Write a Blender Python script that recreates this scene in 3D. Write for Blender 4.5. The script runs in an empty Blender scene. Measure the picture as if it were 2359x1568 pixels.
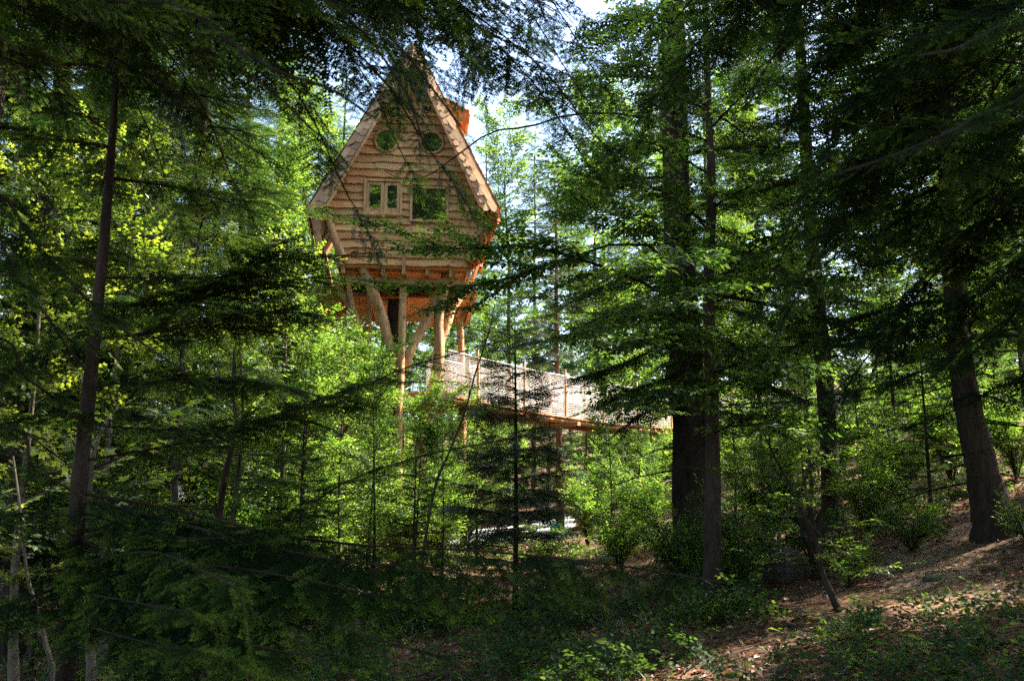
import bpy, math, random
import numpy as np
from mathutils import Vector, Matrix
R = math.radians
random.seed(11)
rng = np.random.default_rng(11)
sc = bpy.context.scene
COL = sc.collection

# ------------------------------------------------------------------ camera, sky, sun, exposure
TILT = R(10.0); FPX = 2100.0; CX, CY = 1179.5, 784.0      # photo measured at 2359 x 1568
CAM = np.array([0.0, 0.0, 1.6])
cam = bpy.data.cameras.new('camera'); camo = bpy.data.objects.new('camera', cam); COL.objects.link(camo)
camo.location = CAM; camo.rotation_euler = (R(90) + TILT, 0, 0)
cam.sensor_width = 36; cam.lens = 36 * FPX / 2359.0
cam.clip_start = 0.05; cam.clip_end = 2000
cam.dof.use_dof = True; cam.dof.focus_distance = 19.0; cam.dof.aperture_fstop = 6.3
sc.camera = camo

SUN_AZ, SUN_EL = R(73), R(52)       # azimuth from +Y towards +X
w = bpy.data.worlds.new('World'); sc.world = w; w.use_nodes = True
nt = w.node_tree; nt.nodes.clear()
sky = nt.nodes.new('ShaderNodeTexSky'); sky.sky_type = 'NISHITA'; sky.sun_disc = False
sky.sun_elevation = SUN_EL; sky.sun_rotation = SUN_AZ; sky.altitude = 800; sky.dust_density = 4.0
bg = nt.nodes.new('ShaderNodeBackground'); bg.inputs[1].default_value = 0.12
ow = nt.nodes.new('ShaderNodeOutputWorld')
nt.links.new(sky.outputs[0], bg.inputs[0]); nt.links.new(bg.outputs[0], ow.inputs[0])
sun = bpy.data.lights.new('sun', 'SUN'); suno = bpy.data.objects.new('sun', sun); COL.objects.link(suno)
sun.energy = 5.0; sun.angle = R(0.53); sun.color = (1.0, 0.94, 0.84)
sd = Vector((math.sin(SUN_AZ) * math.cos(SUN_EL), math.cos(SUN_AZ) * math.cos(SUN_EL), math.sin(SUN_EL)))
suno.rotation_euler = sd.to_track_quat('Z', 'Y').to_euler(); suno.location = (20, 20, 40)
sc.view_settings.view_transform = 'Standard'; sc.view_settings.look = 'None'
sc.view_settings.exposure = 2.58; sc.view_settings.gamma = 1.0; sc.view_settings.use_curve_mapping = False
cy = sc.cycles
cy.max_bounces = 6; cy.diffuse_bounces = 4; cy.glossy_bounces = 2; cy.transmission_bounces = 4
cy.transparent_max_bounces = 4; cy.use_denoising = False; cy.use_adaptive_sampling = False; cy.caustics_reflective = False; cy.caustics_refractive = False
cy.sample_clamp_indirect = 3

def at(px, py, Y):
    """photo pixel (2359 wide) and distance along +Y -> world point"""
    u = (px - CX) / FPX; v = -(py - CY) / FPX
    d = np.array([u, math.cos(TILT) - v * math.sin(TILT), math.sin(TILT) + v * math.cos(TILT)])
    return CAM + d * (Y / d[1])

def sstep(a, b, x):
    t = np.clip((x - a) / (b - a), 0, 1); return t * t * (3 - 2 * t)

def ground_z(x, y):
    x = np.asarray(x, float); y = np.asarray(y, float)
    s = np.log1p(np.exp((x - 0.6) * 1.2)) / 1.2
    z = 0.21 * s * (1 - 0.5 * sstep(14, 60, s)) + 0.03 * np.maximum(y - 8, 0) - 0.04 * np.log1p(np.exp(-x))
    z = z + 0.10 * np.maximum(y - 48, 0) * sstep(48, 75, y)
    z = z + 0.07 * np.sin(x * 0.9 + y * 0.35) * np.sin(y * 0.6 - x * 0.2) + 0.03 * np.sin(2.3 * x + 1) * np.sin(1.9 * y)
    z = np.where(y > 170, z - 0.10 * (y - 170), z)
    return z

def gz(x, y): return float(ground_z(x, y))

# ------------------------------------------------------------------ materials
def new_mat(name):
    m = bpy.data.materials.new(name); m.use_nodes = True; n = m.node_tree; n.nodes.clear()
    return m, n, n.nodes, n.links
def N(nodes, t, **kw):
    x = nodes.new(t)
    for k, v in kw.items():
        if k.startswith('i_'): x.inputs[k[2:].replace('_', ' ')].default_value = v
        elif k[0] == 'n' and k[1:].isdigit(): x.inputs[int(k[1:])].default_value = v
        else: setattr(x, k, v)
    return x
def ramp(nodes, stops):
    r = nodes.new('ShaderNodeValToRGB'); e = r.color_ramp.elements
    while len(e) < len(stops): e.new(0.5)
    for el, (p, c) in zip(e, stops): el.position = p; el.color = (*c, 1)
    return r

def leaf_mat(name, stops, tstops, trans=0.5, gloss=0.06, rough=0.4, under=None, fres=.25):
    m, n, nd, lk = new_mat(name)
    a = N(nd, 'ShaderNodeAttribute', attribute_name='tint'); oi = N(nd, 'ShaderNodeObjectInfo')
    md = N(nd, 'ShaderNodeMath', operation='MULTIPLY_ADD', n1=0.22, n2=-0.11); lk.new(oi.outputs['Random'], md.inputs[0])
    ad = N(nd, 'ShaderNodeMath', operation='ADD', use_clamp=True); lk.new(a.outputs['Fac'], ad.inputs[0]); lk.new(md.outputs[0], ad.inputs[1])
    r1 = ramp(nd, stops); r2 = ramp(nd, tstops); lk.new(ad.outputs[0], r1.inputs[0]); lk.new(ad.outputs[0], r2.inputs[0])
    df = N(nd, 'ShaderNodeBsdfDiffuse'); tr = N(nd, 'ShaderNodeBsdfTranslucent')
    gl = N(nd, 'ShaderNodeBsdfGlossy', i_Roughness=rough); gl.inputs[0].default_value = (1, 1, 1, 1)
    col = r1.outputs[0]
    if under:
        ge = N(nd, 'ShaderNodeNewGeometry'); mx = N(nd, 'ShaderNodeMix', data_type='RGBA')
        lk.new(ge.outputs['Backfacing'], mx.inputs[0]); lk.new(col, mx.inputs[6]); mx.inputs[7].default_value = (*under, 1); col = mx.outputs[2]
    lk.new(col, df.inputs[0]); lk.new(r2.outputs[0], tr.inputs[0])
    m1 = N(nd, 'ShaderNodeMixShader', n0=trans); lk.new(df.outputs[0], m1.inputs[1]); lk.new(tr.outputs[0], m1.inputs[2])
    fr = N(nd, 'ShaderNodeFresnel', n0=1.45); fm = N(nd, 'ShaderNodeMath', operation='MULTIPLY_ADD', n1=fres, n2=gloss * 0.3, use_clamp=True)
    lk.new(fr.outputs[0], fm.inputs[0])
    m2 = N(nd, 'ShaderNodeMixShader'); lk.new(fm.outputs[0], m2.inputs[0]); lk.new(m1.outputs[0], m2.inputs[1]); lk.new(gl.outputs[0], m2.inputs[2])
    o = N(nd, 'ShaderNodeOutputMaterial'); lk.new(m2.outputs[0], o.inputs[0]); return m

def solid_mat(name, c1, c2, scale=(8, 8, 8), rough=0.8, bump=0.3, detail=6, dist=0.02, coords='Object', rnd=0.25, spots=None, trans=None, stretch_noise=None):
    m, n, nd, lk = new_mat(name)
    tc = N(nd, 'ShaderNodeTexCoord'); mp = N(nd, 'ShaderNodeMapping'); mp.inputs['Scale'].default_value = scale
    lk.new(tc.outputs[coords], mp.inputs[0])
    oi = N(nd, 'ShaderNodeObjectInfo')
    va = N(nd, 'ShaderNodeVectorMath', operation='ADD'); sc_ = N(nd, 'ShaderNodeMath', operation='MULTIPLY', n1=37.0)
    lk.new(oi.outputs['Random'], sc_.inputs[0]); lk.new(mp.outputs[0], va.inputs[0]); lk.new(sc_.outputs[0], va.inputs[1])
    nz = N(nd, 'ShaderNodeTexNoise', i_Scale=1.0, i_Detail=detail, i_Roughness=0.65); lk.new(va.outputs[0], nz.inputs['Vector'])
    nb = N(nd, 'ShaderNodeTexNoise', i_Scale=0.17, i_Detail=3.0); lk.new(va.outputs[0], nb.inputs['Vector'])
    ad = N(nd, 'ShaderNodeMath', operation='ADD'); lk.new(nz.outputs[0], ad.inputs[0]); lk.new(nb.outputs[0], ad.inputs[1])
    mr = N(nd, 'ShaderNodeMapRange', i_From_Min=0.7, i_From_Max=1.3); lk.new(ad.outputs[0], mr.inputs[0])
    rp = ramp(nd, [(0, c1), (1, c2)]); lk.new(mr.outputs[0], rp.inputs[0])
    hv = N(nd, 'ShaderNodeHueSaturation'); mm = N(nd, 'ShaderNodeMath', operation='MULTIPLY_ADD', n1=rnd * 2, n2=1 - rnd)
    lk.new(oi.outputs['Random'], mm.inputs[0]); lk.new(mm.outputs[0], hv.inputs['Value']); lk.new(rp.outputs[0], hv.inputs['Color'])
    col = hv.outputs[0]
    if spots:
        sp = N(nd, 'ShaderNodeTexNoise', i_Scale=spots[1], i_Detail=5.0); lk.new(tc.outputs[coords], sp.inputs['Vector'])
        sm = N(nd, 'ShaderNodeMapRange', i_From_Min=spots[2], i_From_Max=spots[2] + 0.12); lk.new(sp.outputs[0], sm.inputs[0])
        mx = N(nd, 'ShaderNodeMix', data_type='RGBA'); lk.new(sm.outputs[0], mx.inputs[0]); lk.new(col, mx.inputs[6]); mx.inputs[7].default_value = (*spots[0], 1); col = mx.outputs[2]
    b = N(nd, 'ShaderNodeBsdfPrincipled', i_Roughness=rough); b.inputs['Specular IOR Level'].default_value = 0.25 if rough < .8 else 0.04
    lk.new(col, b.inputs['Base Color'])
    bp = N(nd, 'ShaderNodeBump', i_Strength=bump, i_Distance=dist); lk.new(nz.outputs[0], bp.inputs['Height']); lk.new(bp.outputs[0], b.inputs['Normal'])
    sh = b.outputs[0]
    if trans:
        t = N(nd, 'ShaderNodeBsdfTranslucent'); t.inputs[0].default_value = (*trans[0], 1)
        ms = N(nd, 'ShaderNodeMixShader', n0=trans[1]); lk.new(sh, ms.inputs[1]); lk.new(t.outputs[0], ms.inputs[2]); sh = ms.outputs[0]
    o = N(nd, 'ShaderNodeOutputMaterial'); lk.new(sh, o.inputs[0]); return m

M = {}
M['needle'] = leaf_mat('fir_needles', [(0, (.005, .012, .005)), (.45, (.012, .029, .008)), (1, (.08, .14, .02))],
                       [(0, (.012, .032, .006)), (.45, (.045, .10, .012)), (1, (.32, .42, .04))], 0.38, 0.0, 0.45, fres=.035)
M['needle_pale'] = leaf_mat('spruce_needles', [(0, (.018, .034, .013)), (.6, (.04, .066, .02)), (1, (.10, .14, .04))],
                       [(0, (.04, .075, .015)), (.6, (.11, .16, .03)), (1, (.3, .36, .07))], 0.38, 0.04, 0.45)
M['beech'] = leaf_mat('beech_leaves', [(0, (.012, .034, .008)), (.45, (.028, .066, .012)), (1, (.08, .13, .02))],
                      [(0, (.035, .095, .008)), (.45, (.155, .31, .024)), (1, (.46, .57, .055))], 0.55, 0.02, 0.42, fres=.12)
M['maple'] = leaf_mat('maple_leaves', [(0, (.02, .05, .008)), (.5, (.04, .085, .014)), (1, (.10, .16, .02))],
                      [(0, (.10, .2, .012)), (.5, (.30, .42, .025)), (1, (.6, .64, .05))], 0.55, 0.04, 0.45)
M['herb'] = leaf_mat('ground_leaves', [(0, (.012, .034, .008)), (.6, (.026, .062, .013)), (1, (.07, .12, .025))],
                     [(0, (.035, .09, .01)), (.6, (.10, .2, .02)), (1, (.34, .42, .05))], 0.5, 0.02, 0.5, fres=.06)
M['litter'] = leaf_mat('fallen_leaves', [(0, (.07, .028, .014)), (.5, (.18, .075, .034)), (1, (.42, .23, .12))],
                       [(0, (.06, .02, .01)), (.6, (.18, .07, .02)), (1, (.3, .15, .05))], 0.25, 0.05, 0.5)
M['bark_dark'] = solid_mat('dark_fir_bark', (.016, .012, .009), (.075, .058, .045), (22, 22, 5), .95, 1.0, 8, .03, spots=((.05, .06, .025), 2.2, .60))
M['bark_grey'] = solid_mat('grey_beech_bark', (.022, .02, .017), (.09, .08, .066), (18, 18, 6), .9, .6, 7, .015, spots=((.06, .075, .03), 2.5, .60))
M['bark_brown'] = solid_mat('brown_spruce_bark', (.06, .035, .02), (.2, .12, .07), (22, 22, 6), .9, .9, 7, .02)
M['bark_pale'] = solid_mat('pale_young_bark', (.05, .042, .032), (.14, .118, .09), (20, 20, 30), .85, .4, 6, .01)
M['twig'] = solid_mat('dark_twig', (.011, .008, .006), (.042, .031, .023), (30, 30, 30), .9, .3)
M['plank'] = solid_mat('larch_boards', (.33, .165, .068), (.60, .375, .18), (1.6, 9, 22), .62, .35, 7, .008, rnd=.16, spots=((.68, .48, .25), 1.3, .55))
M['timber'] = solid_mat('peeled_timber', (.26, .12, .045), (.70, .45, .21), (20, 20, 2.0), .65, .9, 8, .02, rnd=.15, spots=((.24, .11, .045), 3.4, .58))
M['fresh'] = solid_mat('fresh_orange_wood', (.31, .13, .045), (.58, .30, .115), (3, 14, 14), .6, .3, 6, .008, rnd=.18)
M['shingle'] = solid_mat('weathered_shingles', (.25, .125, .058), (.50, .31, .155), (16, 16, 4), .7, .5, 6, .006, rnd=.3, spots=((.36, .26, .19), 2.6, .58))
M['shingle_glow'] = solid_mat('red_shingles_sun_glow', (.36, .10, .025), (.62, .22, .06), (16, 16, 4), .6, .4, 6, .006, rnd=.2, trans=((.85, .29, .05), .35))  # fresh red wood; orange glow of bounced sunlight put into the colours
M['dark_in'] = solid_mat('dark_interior', (.012, .01, .008), (.02, .016, .012), (4, 4, 4), .9, 0)  # thin sheet behind the panes, near-black for the unlit room
M['rope'] = solid_mat('pale_rope', (.50, .46, .44), (.74, .70, .66), (40, 40, 40), .8, .2)
M['rock'] = solid_mat('mossy_rock', (.05, .045, .04), (.15, .14, .12), (9, 9, 9), .9, .9, 8, .03, spots=((.045, .07, .015), 4.0, .48))
M['turq'] = solid_mat('turquoise_plastic', (.06, .36, .36), (.10, .46, .44), (9, 9, 9), .45, .05, rnd=.02)
M['gravel'] = solid_mat('pale_gravel', (.14, .125, .11), (.70, .68, .67), (7, 7, 7), .9, 1.0, 9, .06, rnd=.02)

def board_mat():
    m, n, nd, lk = new_mat('larch_board_two_tone'); tc = N(nd, 'ShaderNodeTexCoord'); oi = N(nd, 'ShaderNodeObjectInfo'); a = N(nd, 'ShaderNodeAttribute', attribute_name='tint')
    mp = N(nd, 'ShaderNodeMapping'); mp.inputs['Scale'].default_value = (1.3, 8, 26); lk.new(tc.outputs['Object'], mp.inputs[0])
    of = N(nd, 'ShaderNodeMath', operation='MULTIPLY', n1=53.0); lk.new(oi.outputs['Random'], of.inputs[0]); va = N(nd, 'ShaderNodeVectorMath', operation='ADD'); lk.new(mp.outputs[0], va.inputs[0]); lk.new(of.outputs[0], va.inputs[1])
    gr = N(nd, 'ShaderNodeTexNoise', i_Scale=1.0, i_Detail=8.0, i_Roughness=.7); lk.new(va.outputs[0], gr.inputs['Vector'])
    bl = N(nd, 'ShaderNodeTexNoise', i_Scale=2.3, i_Detail=3.0); lk.new(tc.outputs['Object'], bl.inputs['Vector'])
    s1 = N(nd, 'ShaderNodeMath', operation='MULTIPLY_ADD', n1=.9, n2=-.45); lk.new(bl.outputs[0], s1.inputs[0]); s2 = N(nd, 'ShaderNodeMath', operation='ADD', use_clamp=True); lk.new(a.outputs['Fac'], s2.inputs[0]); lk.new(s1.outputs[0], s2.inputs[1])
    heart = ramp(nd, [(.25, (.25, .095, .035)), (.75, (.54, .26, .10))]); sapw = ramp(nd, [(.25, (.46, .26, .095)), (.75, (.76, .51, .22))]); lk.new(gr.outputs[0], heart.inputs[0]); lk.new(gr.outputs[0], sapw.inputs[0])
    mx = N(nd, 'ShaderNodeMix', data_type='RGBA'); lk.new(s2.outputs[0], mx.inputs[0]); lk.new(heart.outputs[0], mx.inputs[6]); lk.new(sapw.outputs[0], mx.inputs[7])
    kn = N(nd, 'ShaderNodeTexVoronoi', i_Scale=1.0); km = N(nd, 'ShaderNodeMapping'); km.inputs['Scale'].default_value = (2.2, 3, 7); lk.new(tc.outputs['Object'], km.inputs[0]); lk.new(km.outputs[0], kn.inputs['Vector'])
    kr = N(nd, 'ShaderNodeMapRange', i_From_Min=.10, i_From_Max=.16, i_To_Min=.35, i_To_Max=1.0); lk.new(kn.outputs['Distance'], kr.inputs[0])
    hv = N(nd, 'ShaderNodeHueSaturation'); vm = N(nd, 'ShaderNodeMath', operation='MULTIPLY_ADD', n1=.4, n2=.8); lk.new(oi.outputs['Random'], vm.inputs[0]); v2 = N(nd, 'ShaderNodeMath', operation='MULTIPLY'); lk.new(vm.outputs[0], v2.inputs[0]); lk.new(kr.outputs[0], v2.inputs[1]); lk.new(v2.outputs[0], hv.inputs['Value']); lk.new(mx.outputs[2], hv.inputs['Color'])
    b = N(nd, 'ShaderNodeBsdfPrincipled', i_Roughness=.65); b.inputs['Specular IOR Level'].default_value = .25; lk.new(hv.outputs[0], b.inputs['Base Color'])
    bp = N(nd, 'ShaderNodeBump', i_Strength=.5, i_Distance=.008); lk.new(gr.outputs[0], bp.inputs['Height']); lk.new(bp.outputs[0], b.inputs['Normal'])
    o = N(nd, 'ShaderNodeOutputMaterial'); lk.new(b.outputs[0], o.inputs[0]); return m
M['board'] = board_mat()
def ground_mat(name, stops, s=3.0):
    m, n, nd, lk = new_mat(name)
    tc = N(nd, 'ShaderNodeTexCoord')
    a = N(nd, 'ShaderNodeTexNoise', i_Scale=0.35, i_Detail=6.0); b_ = N(nd, 'ShaderNodeTexNoise', i_Scale=9.0, i_Detail=8.0, i_Roughness=.7)
    c = N(nd, 'ShaderNodeTexVoronoi', i_Scale=22.0)
    for q in (a, b_, c): lk.new(tc.outputs['Object'], q.inputs['Vector'])
    s1 = N(nd, 'ShaderNodeMath', operation='ADD'); lk.new(a.outputs[0], s1.inputs[0]); lk.new(b_.outputs[0], s1.inputs[1])
    mr = N(nd, 'ShaderNodeMapRange', i_From_Min=.65, i_From_Max=1.35); lk.new(s1.outputs[0], mr.inputs[0])
    rp = ramp(nd, stops); lk.new(mr.outputs[0], rp.inputs[0])
    hv = N(nd, 'ShaderNodeHueSaturation'); lk.new(rp.outputs[0], hv.inputs['Color'])
    sv = N(nd, 'ShaderNodeSeparateColor'); lk.new(c.outputs['Color'], sv.inputs[0])
    mm = N(nd, 'ShaderNodeMath', operation='MULTIPLY_ADD', n1=.9, n2=.55); lk.new(sv.outputs[0], mm.inputs[0]); lk.new(mm.outputs[0], hv.inputs['Value'])
    b = N(nd, 'ShaderNodeBsdfPrincipled', i_Roughness=.95); b.inputs['Specular IOR Level'].default_value = .1; lk.new(hv.outputs[0], b.inputs['Base Color'])
    bp = N(nd, 'ShaderNodeBump', i_Strength=.9, i_Distance=.04); lk.new(s1.outputs[0], bp.inputs['Height']); lk.new(bp.outputs[0], b.inputs['Normal'])
    o = N(nd, 'ShaderNodeOutputMaterial'); lk.new(b.outputs[0], o.inputs[0]); return m
M['soil'] = ground_mat('forest_floor', [(0, (.035, .024, .015)), (.45, (.10, .055, .032)), (.7, (.15, .085, .05)), (1, (.05, .065, .018))])
M['path'] = ground_mat('trodden_path', [(0, (.09, .055, .032)), (.5, (.19, .12, .075)), (1, (.30, .22, .15))])

def pane_mat():
    m, n, nd, lk = new_mat('window_glass')
    d = N(nd, 'ShaderNodeBsdfDiffuse'); d.inputs[0].default_value = (.010, .010, .009, 1)  # near-black base stands in for the unlit room behind the glass
    g = N(nd, 'ShaderNodeBsdfGlossy', i_Roughness=.015); g.inputs[0].default_value = (.9, .95, .95, 1)
    x = N(nd, 'ShaderNodeMixShader', n0=.23); lk.new(d.outputs[0], x.inputs[1]); lk.new(g.outputs[0], x.inputs[2])
    o = N(nd, 'ShaderNodeOutputMaterial'); lk.new(x.outputs[0], o.inputs[0]); return m
M['pane'] = pane_mat()

# ------------------------------------------------------------------ mesh helpers
class MB:
    """collects triangles / quads with material index and tint"""
    def __init__(s): s.v = []; s.t = []; s.mi = []; s.ti = []; s.n = 0
    def add(s, v, t, mi=0, tint=0.3):
        v = np.asarray(v, float).reshape(-1, 3); t = np.asarray(t, int).reshape(-1, 3)
        s.v.append(v); s.t.append(t + s.n); s.n += len(v)
        s.mi.append(np.full(len(t), mi, int) if np.isscalar(mi) else np.asarray(mi))
        s.ti.append(np.full(len(v), tint, float) if np.isscalar(tint) else np.asarray(tint, float))
    def quad(s, v, q, mi=0, tint=.3):
        q = np.asarray(q, int); s.add(v, np.concatenate([q[:, [0, 1, 2]], q[:, [0, 2, 3]]]), mi, tint)
    def mesh(s, name, mats, smooth=False):
        v = np.concatenate(s.v); t = np.concatenate(s.t); mi = np.concatenate(s.mi); ti = np.concatenate(s.ti)
        me = bpy.data.meshes.new(name); nt_ = len(t)
        me.vertices.add(len(v)); me.vertices.foreach_set('co', v.astype(np.float32).ravel())
        me.loops.add(nt_ * 3); me.loops.foreach_set('vertex_index', t.astype(np.int32).ravel())
        me.polygons.add(nt_); me.polygons.foreach_set('loop_start', np.arange(0, nt_ * 3, 3, dtype=np.int32))
        for m in mats: me.materials.append(M[m])
        me.polygons.foreach_set('material_index', mi.astype(np.int32))
        me.polygons.foreach_set('use_smooth', np.full(nt_, smooth, bool))
        at_ = me.attributes.new('tint', 'FLOAT', 'POINT'); at_.data.foreach_set('value', ti.astype(np.float32))
        me.update(calc_edges=True); me.validate(); return me

def obj(name, me, parent=None, loc=(0, 0, 0), rot=(0, 0, 0), label=None, cat=None, group=None, kind=None):
    o = bpy.data.objects.new(name, me); COL.objects.link(o)
    o.location = loc; o.rotation_euler = rot; o.parent = parent
    if label: o['label'] = label
    if cat: o['category'] = cat
    if group: o['group'] = group
    if kind: o['kind'] = kind
    return o
def thing(name, label, cat, loc=(0, 0, 0), rotz=0, group=None):
    return obj(name, None, None, loc, (0, 0, rotz), label, cat, group)

def frames(P):
    P = np.asarray(P, float); T = np.gradient(P, axis=0); T /= np.linalg.norm(T, axis=1)[:, None] + 1e-9
    ref = np.array([0, 0, 1.0]) if abs(T[:, 2]).mean() < .8 else np.array([0, 1.0, 0])
    S = np.cross(T, ref); S /= np.linalg.norm(S, axis=1)[:, None] + 1e-9
    return T, S, np.cross(S, T)
def tube(mb, P, r, sides=6, mi=0, tint=.3, rough=0.0, cap=True):
    P = np.asarray(P, float); r = np.broadcast_to(np.asarray(r, float), (len(P),)); T, S, U = frames(P)
    a = np.arange(sides) * 2 * math.pi / sides
    rr = r[:, None] * (1 + rough * (rng.random((len(P), sides)) - .5))
    v = P[:, None, :] + rr[..., None] * (np.cos(a)[None, :, None] * S[:, None, :] + np.sin(a)[None, :, None] * U[:, None, :])
    n = len(P); i, j = np.meshgrid(np.arange(n - 1), np.arange(sides), indexing='ij'); i = i.ravel(); j = j.ravel(); k = (j + 1) % sides
    q = np.stack([i * sides + j, i * sides + k, (i + 1) * sides + k, (i + 1) * sides + j], 1)
    mb.quad(v.reshape(-1, 3), q, mi, tint)
    if cap:
        for e in (0, n - 1):
            vv = np.concatenate([v[e], P[e:e + 1]]); tt = [(m_, (m_ + 1) % sides, sides) if e else ((m_ + 1) % sides, m_, sides) for m_ in range(sides)]
            mb.add(vv, tt, mi, tint)
def spline(pts, n):
    """Catmull-Rom through pts, n samples"""
    p = np.asarray(pts, float)
    if len(p) == 2: return p[0] + (p[1] - p[0]) * np.linspace(0, 1, n)[:, None]
    q = np.concatenate([[2 * p[0] - p[1]], p, [2 * p[-1] - p[-2]]]); s = np.linspace(0, len(p) - 1 - 1e-6, n); i = s.astype(int); t = (s - i)[:, None]
    a, b, c, d = q[i], q[i + 1], q[i + 2], q[i + 3]
    return .5 * ((2 * b) + (c - a) * t + (2 * a - 5 * b + 4 * c - d) * t ** 2 + (3 * b - a - 3 * c + d) * t ** 3)
def box(mb, lo, hi, mi=0):
    x0, y0, z0 = lo; x1, y1, z1 = hi
    v = [(x0, y0, z0), (x1, y0, z0), (x1, y1, z0), (x0, y1, z0), (x0, y0, z1), (x1, y0, z1), (x1, y1, z1), (x0, y1, z1)]
    mb.quad(v, [(0, 3, 2, 1), (4, 5, 6, 7), (0, 1, 5, 4), (1, 2, 6, 5), (2, 3, 7, 6), (3, 0, 4, 7)], mi)
def beam(mb, a, b, wdt, hgt, mi=0, up=(0, 0, 1)):
    """rectangular beam from a to b"""
    a = np.asarray(a, float); b = np.asarray(b, float); t = b - a; t /= np.linalg.norm(t); u = np.asarray(up, float)
    s = np.cross(t, u); s /= np.linalg.norm(s); u = np.cross(s, t)
    v = [p + sx * s * wdt / 2 + su * u * hgt / 2 for p in (a, b) for sx, su in ((-1, -1), (1, -1), (1, 1), (-1, 1))]
    mb.quad(v, [(0, 1, 2, 3), (7, 6, 5, 4), (0, 4, 5, 1), (1, 5, 6, 2), (2, 6, 7, 3), (3, 7, 4, 0)], mi)
def prism(mb, poly, y0, y1, mi=0):
    """polygon in local x,z extruded along y (poly convex)"""
    n = len(poly); v = [(p[0], y0, p[1]) for p in poly] + [(p[0], y1, p[1]) for p in poly]
    t = [(0, i, i + 1) for i in range(1, n - 1)] + [(n, n + i + 1, n + i) for i in range(1, n - 1)]
    mb.add(v, t, mi); mb.quad(v, [(i, i + n, (i + 1) % n + n, (i + 1) % n) for i in range(n)], mi)

# ------------------------------------------------------------------ foliage prototypes: (verts, tris, mat index 0 leaf / 1 twig, tint)
def needle_rows(mb, a, b, s, nl, nw, r, base_t, tip_t, rows=1, ang=62):
    a = np.asarray(a, float); b = np.asarray(b, float); L = np.linalg.norm(b - a); T = (b - a) / L
    Sd = np.cross((0, 0, 1), T); n = max(2, int(L / s))
    out = []
    for sg in (-1, 1):
        for rw in range(rows):
            t = (np.arange(n) + .5 + .5 * rw / rows) / n; k = len(t)
            an = R(ang) + r.normal(0, .12, k); el = r.normal(.10 + .35 * rw, .16, k)
            D = np.cos(an)[:, None] * T + (np.sin(an) * sg)[:, None] * Sd + el[:, None] * np.array([0, 0, 1.]); D /= np.linalg.norm(D, axis=1)[:, None]
            l = nl * (.75 + .25 * np.sin(t * math.pi)) * r.uniform(.8, 1.1, k); p0 = a + t[:, None] * (b - a)
            wv = np.cross(D, (0, 0, 1.)) + r.normal(0, .35, (k, 3)) * np.array([0, 0, 1.]); wv /= np.linalg.norm(wv, axis=1)[:, None]
            v = np.stack([p0 - wv * nw * .5 + D * l[:, None] * .12, p0 + wv * nw * .5 + D * l[:, None] * .12, p0 + D * l[:, None]], 1)
            tt = np.arange(k * 3).reshape(k, 3)
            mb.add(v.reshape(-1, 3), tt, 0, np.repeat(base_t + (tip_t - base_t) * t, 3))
def strip(mb, a, b, wd, mi=1):
    a = np.asarray(a, float); b = np.asarray(b, float); T = b - a; Sd = np.cross((0, 0, 1), T); Sd = Sd / np.linalg.norm(Sd) * wd / 2
    mb.add([a - Sd, a + Sd, b], [(0, 1, 2)], mi, .3); mb.add([a - (0, 0, wd / 2), a + (0, 0, wd / 2), b], [(0, 1, 2)], mi, .3)
def fir_spray(seed, L=.45, pairs=8, s=.012, nl=.026, nw=.006, rows=1, tw=.004, young=.4):
    r = np.random.default_rng(seed); mb = MB()
    ax = spline([(0, 0, 0), (L * .5, r.normal(0, .012), .012), (L, r.normal(0, .02), -.01)], 7)
    for i in range(6):
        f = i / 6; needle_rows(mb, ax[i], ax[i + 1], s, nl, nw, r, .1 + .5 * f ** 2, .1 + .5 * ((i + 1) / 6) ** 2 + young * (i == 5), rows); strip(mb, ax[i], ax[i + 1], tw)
    for k in range(pairs):
        f = .12 + .74 * k / pairs
        for sg in (-1, 1):
            ff = f + r.uniform(-.02, .02); p = ax[0] + (ax[-1] - ax[0]) * ff; p[2] += .012 * math.sin(ff * 3.1)
            l = L * (.50 * (1 - ff) + .10) * r.uniform(.75, 1.1); an = R(r.uniform(44, 60))
            e = p + l * np.array([math.cos(an), sg * math.sin(an), r.uniform(-.22, .04)])
            needle_rows(mb, p, e, s, nl, nw, r, .12 + .2 * ff, .45 + young * r.random(), rows); strip(mb, p, e, tw * .8)
    return mb
def leaf_geo(kind):
    if kind == 'beech':
        v = np.array([(0, 0, 0), (.3, .27, .05), (.68, .26, .04), (1, 0, -.06), (.68, -.26, .04), (.3, -.27, .05), (.5, 0, -.02)])
        t = [(0, 6, 1), (1, 6, 2), (2, 6, 3), (3, 6, 4), (4, 6, 5), (5, 6, 0)]
    elif kind == 'quad':
        v = np.array([(0, 0, 0), (.45, .30, .07), (1, 0, -.05), (.45, -.30, .07)]); t = [(0, 2, 1), (0, 3, 2)]
    else:   # five-lobed
        a = [(-150, .45), (-95, .42), (-62, .85), (-38, .5), (-22, .6), (0, 1.05), (22, .6), (38, .5), (62, .85), (95, .42), (150, .45)]
        v = np.array([(.35, 0, .04)] + [(.35 + rr * .62 * math.cos(R(q)), rr * .62 * math.sin(R(q)), -.10 * rr) for q, rr in a]); t = [(0, i, i + 1) for i in range(1, 11)] + [(0, 11, 1)]
    return v, np.array(t)
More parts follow.
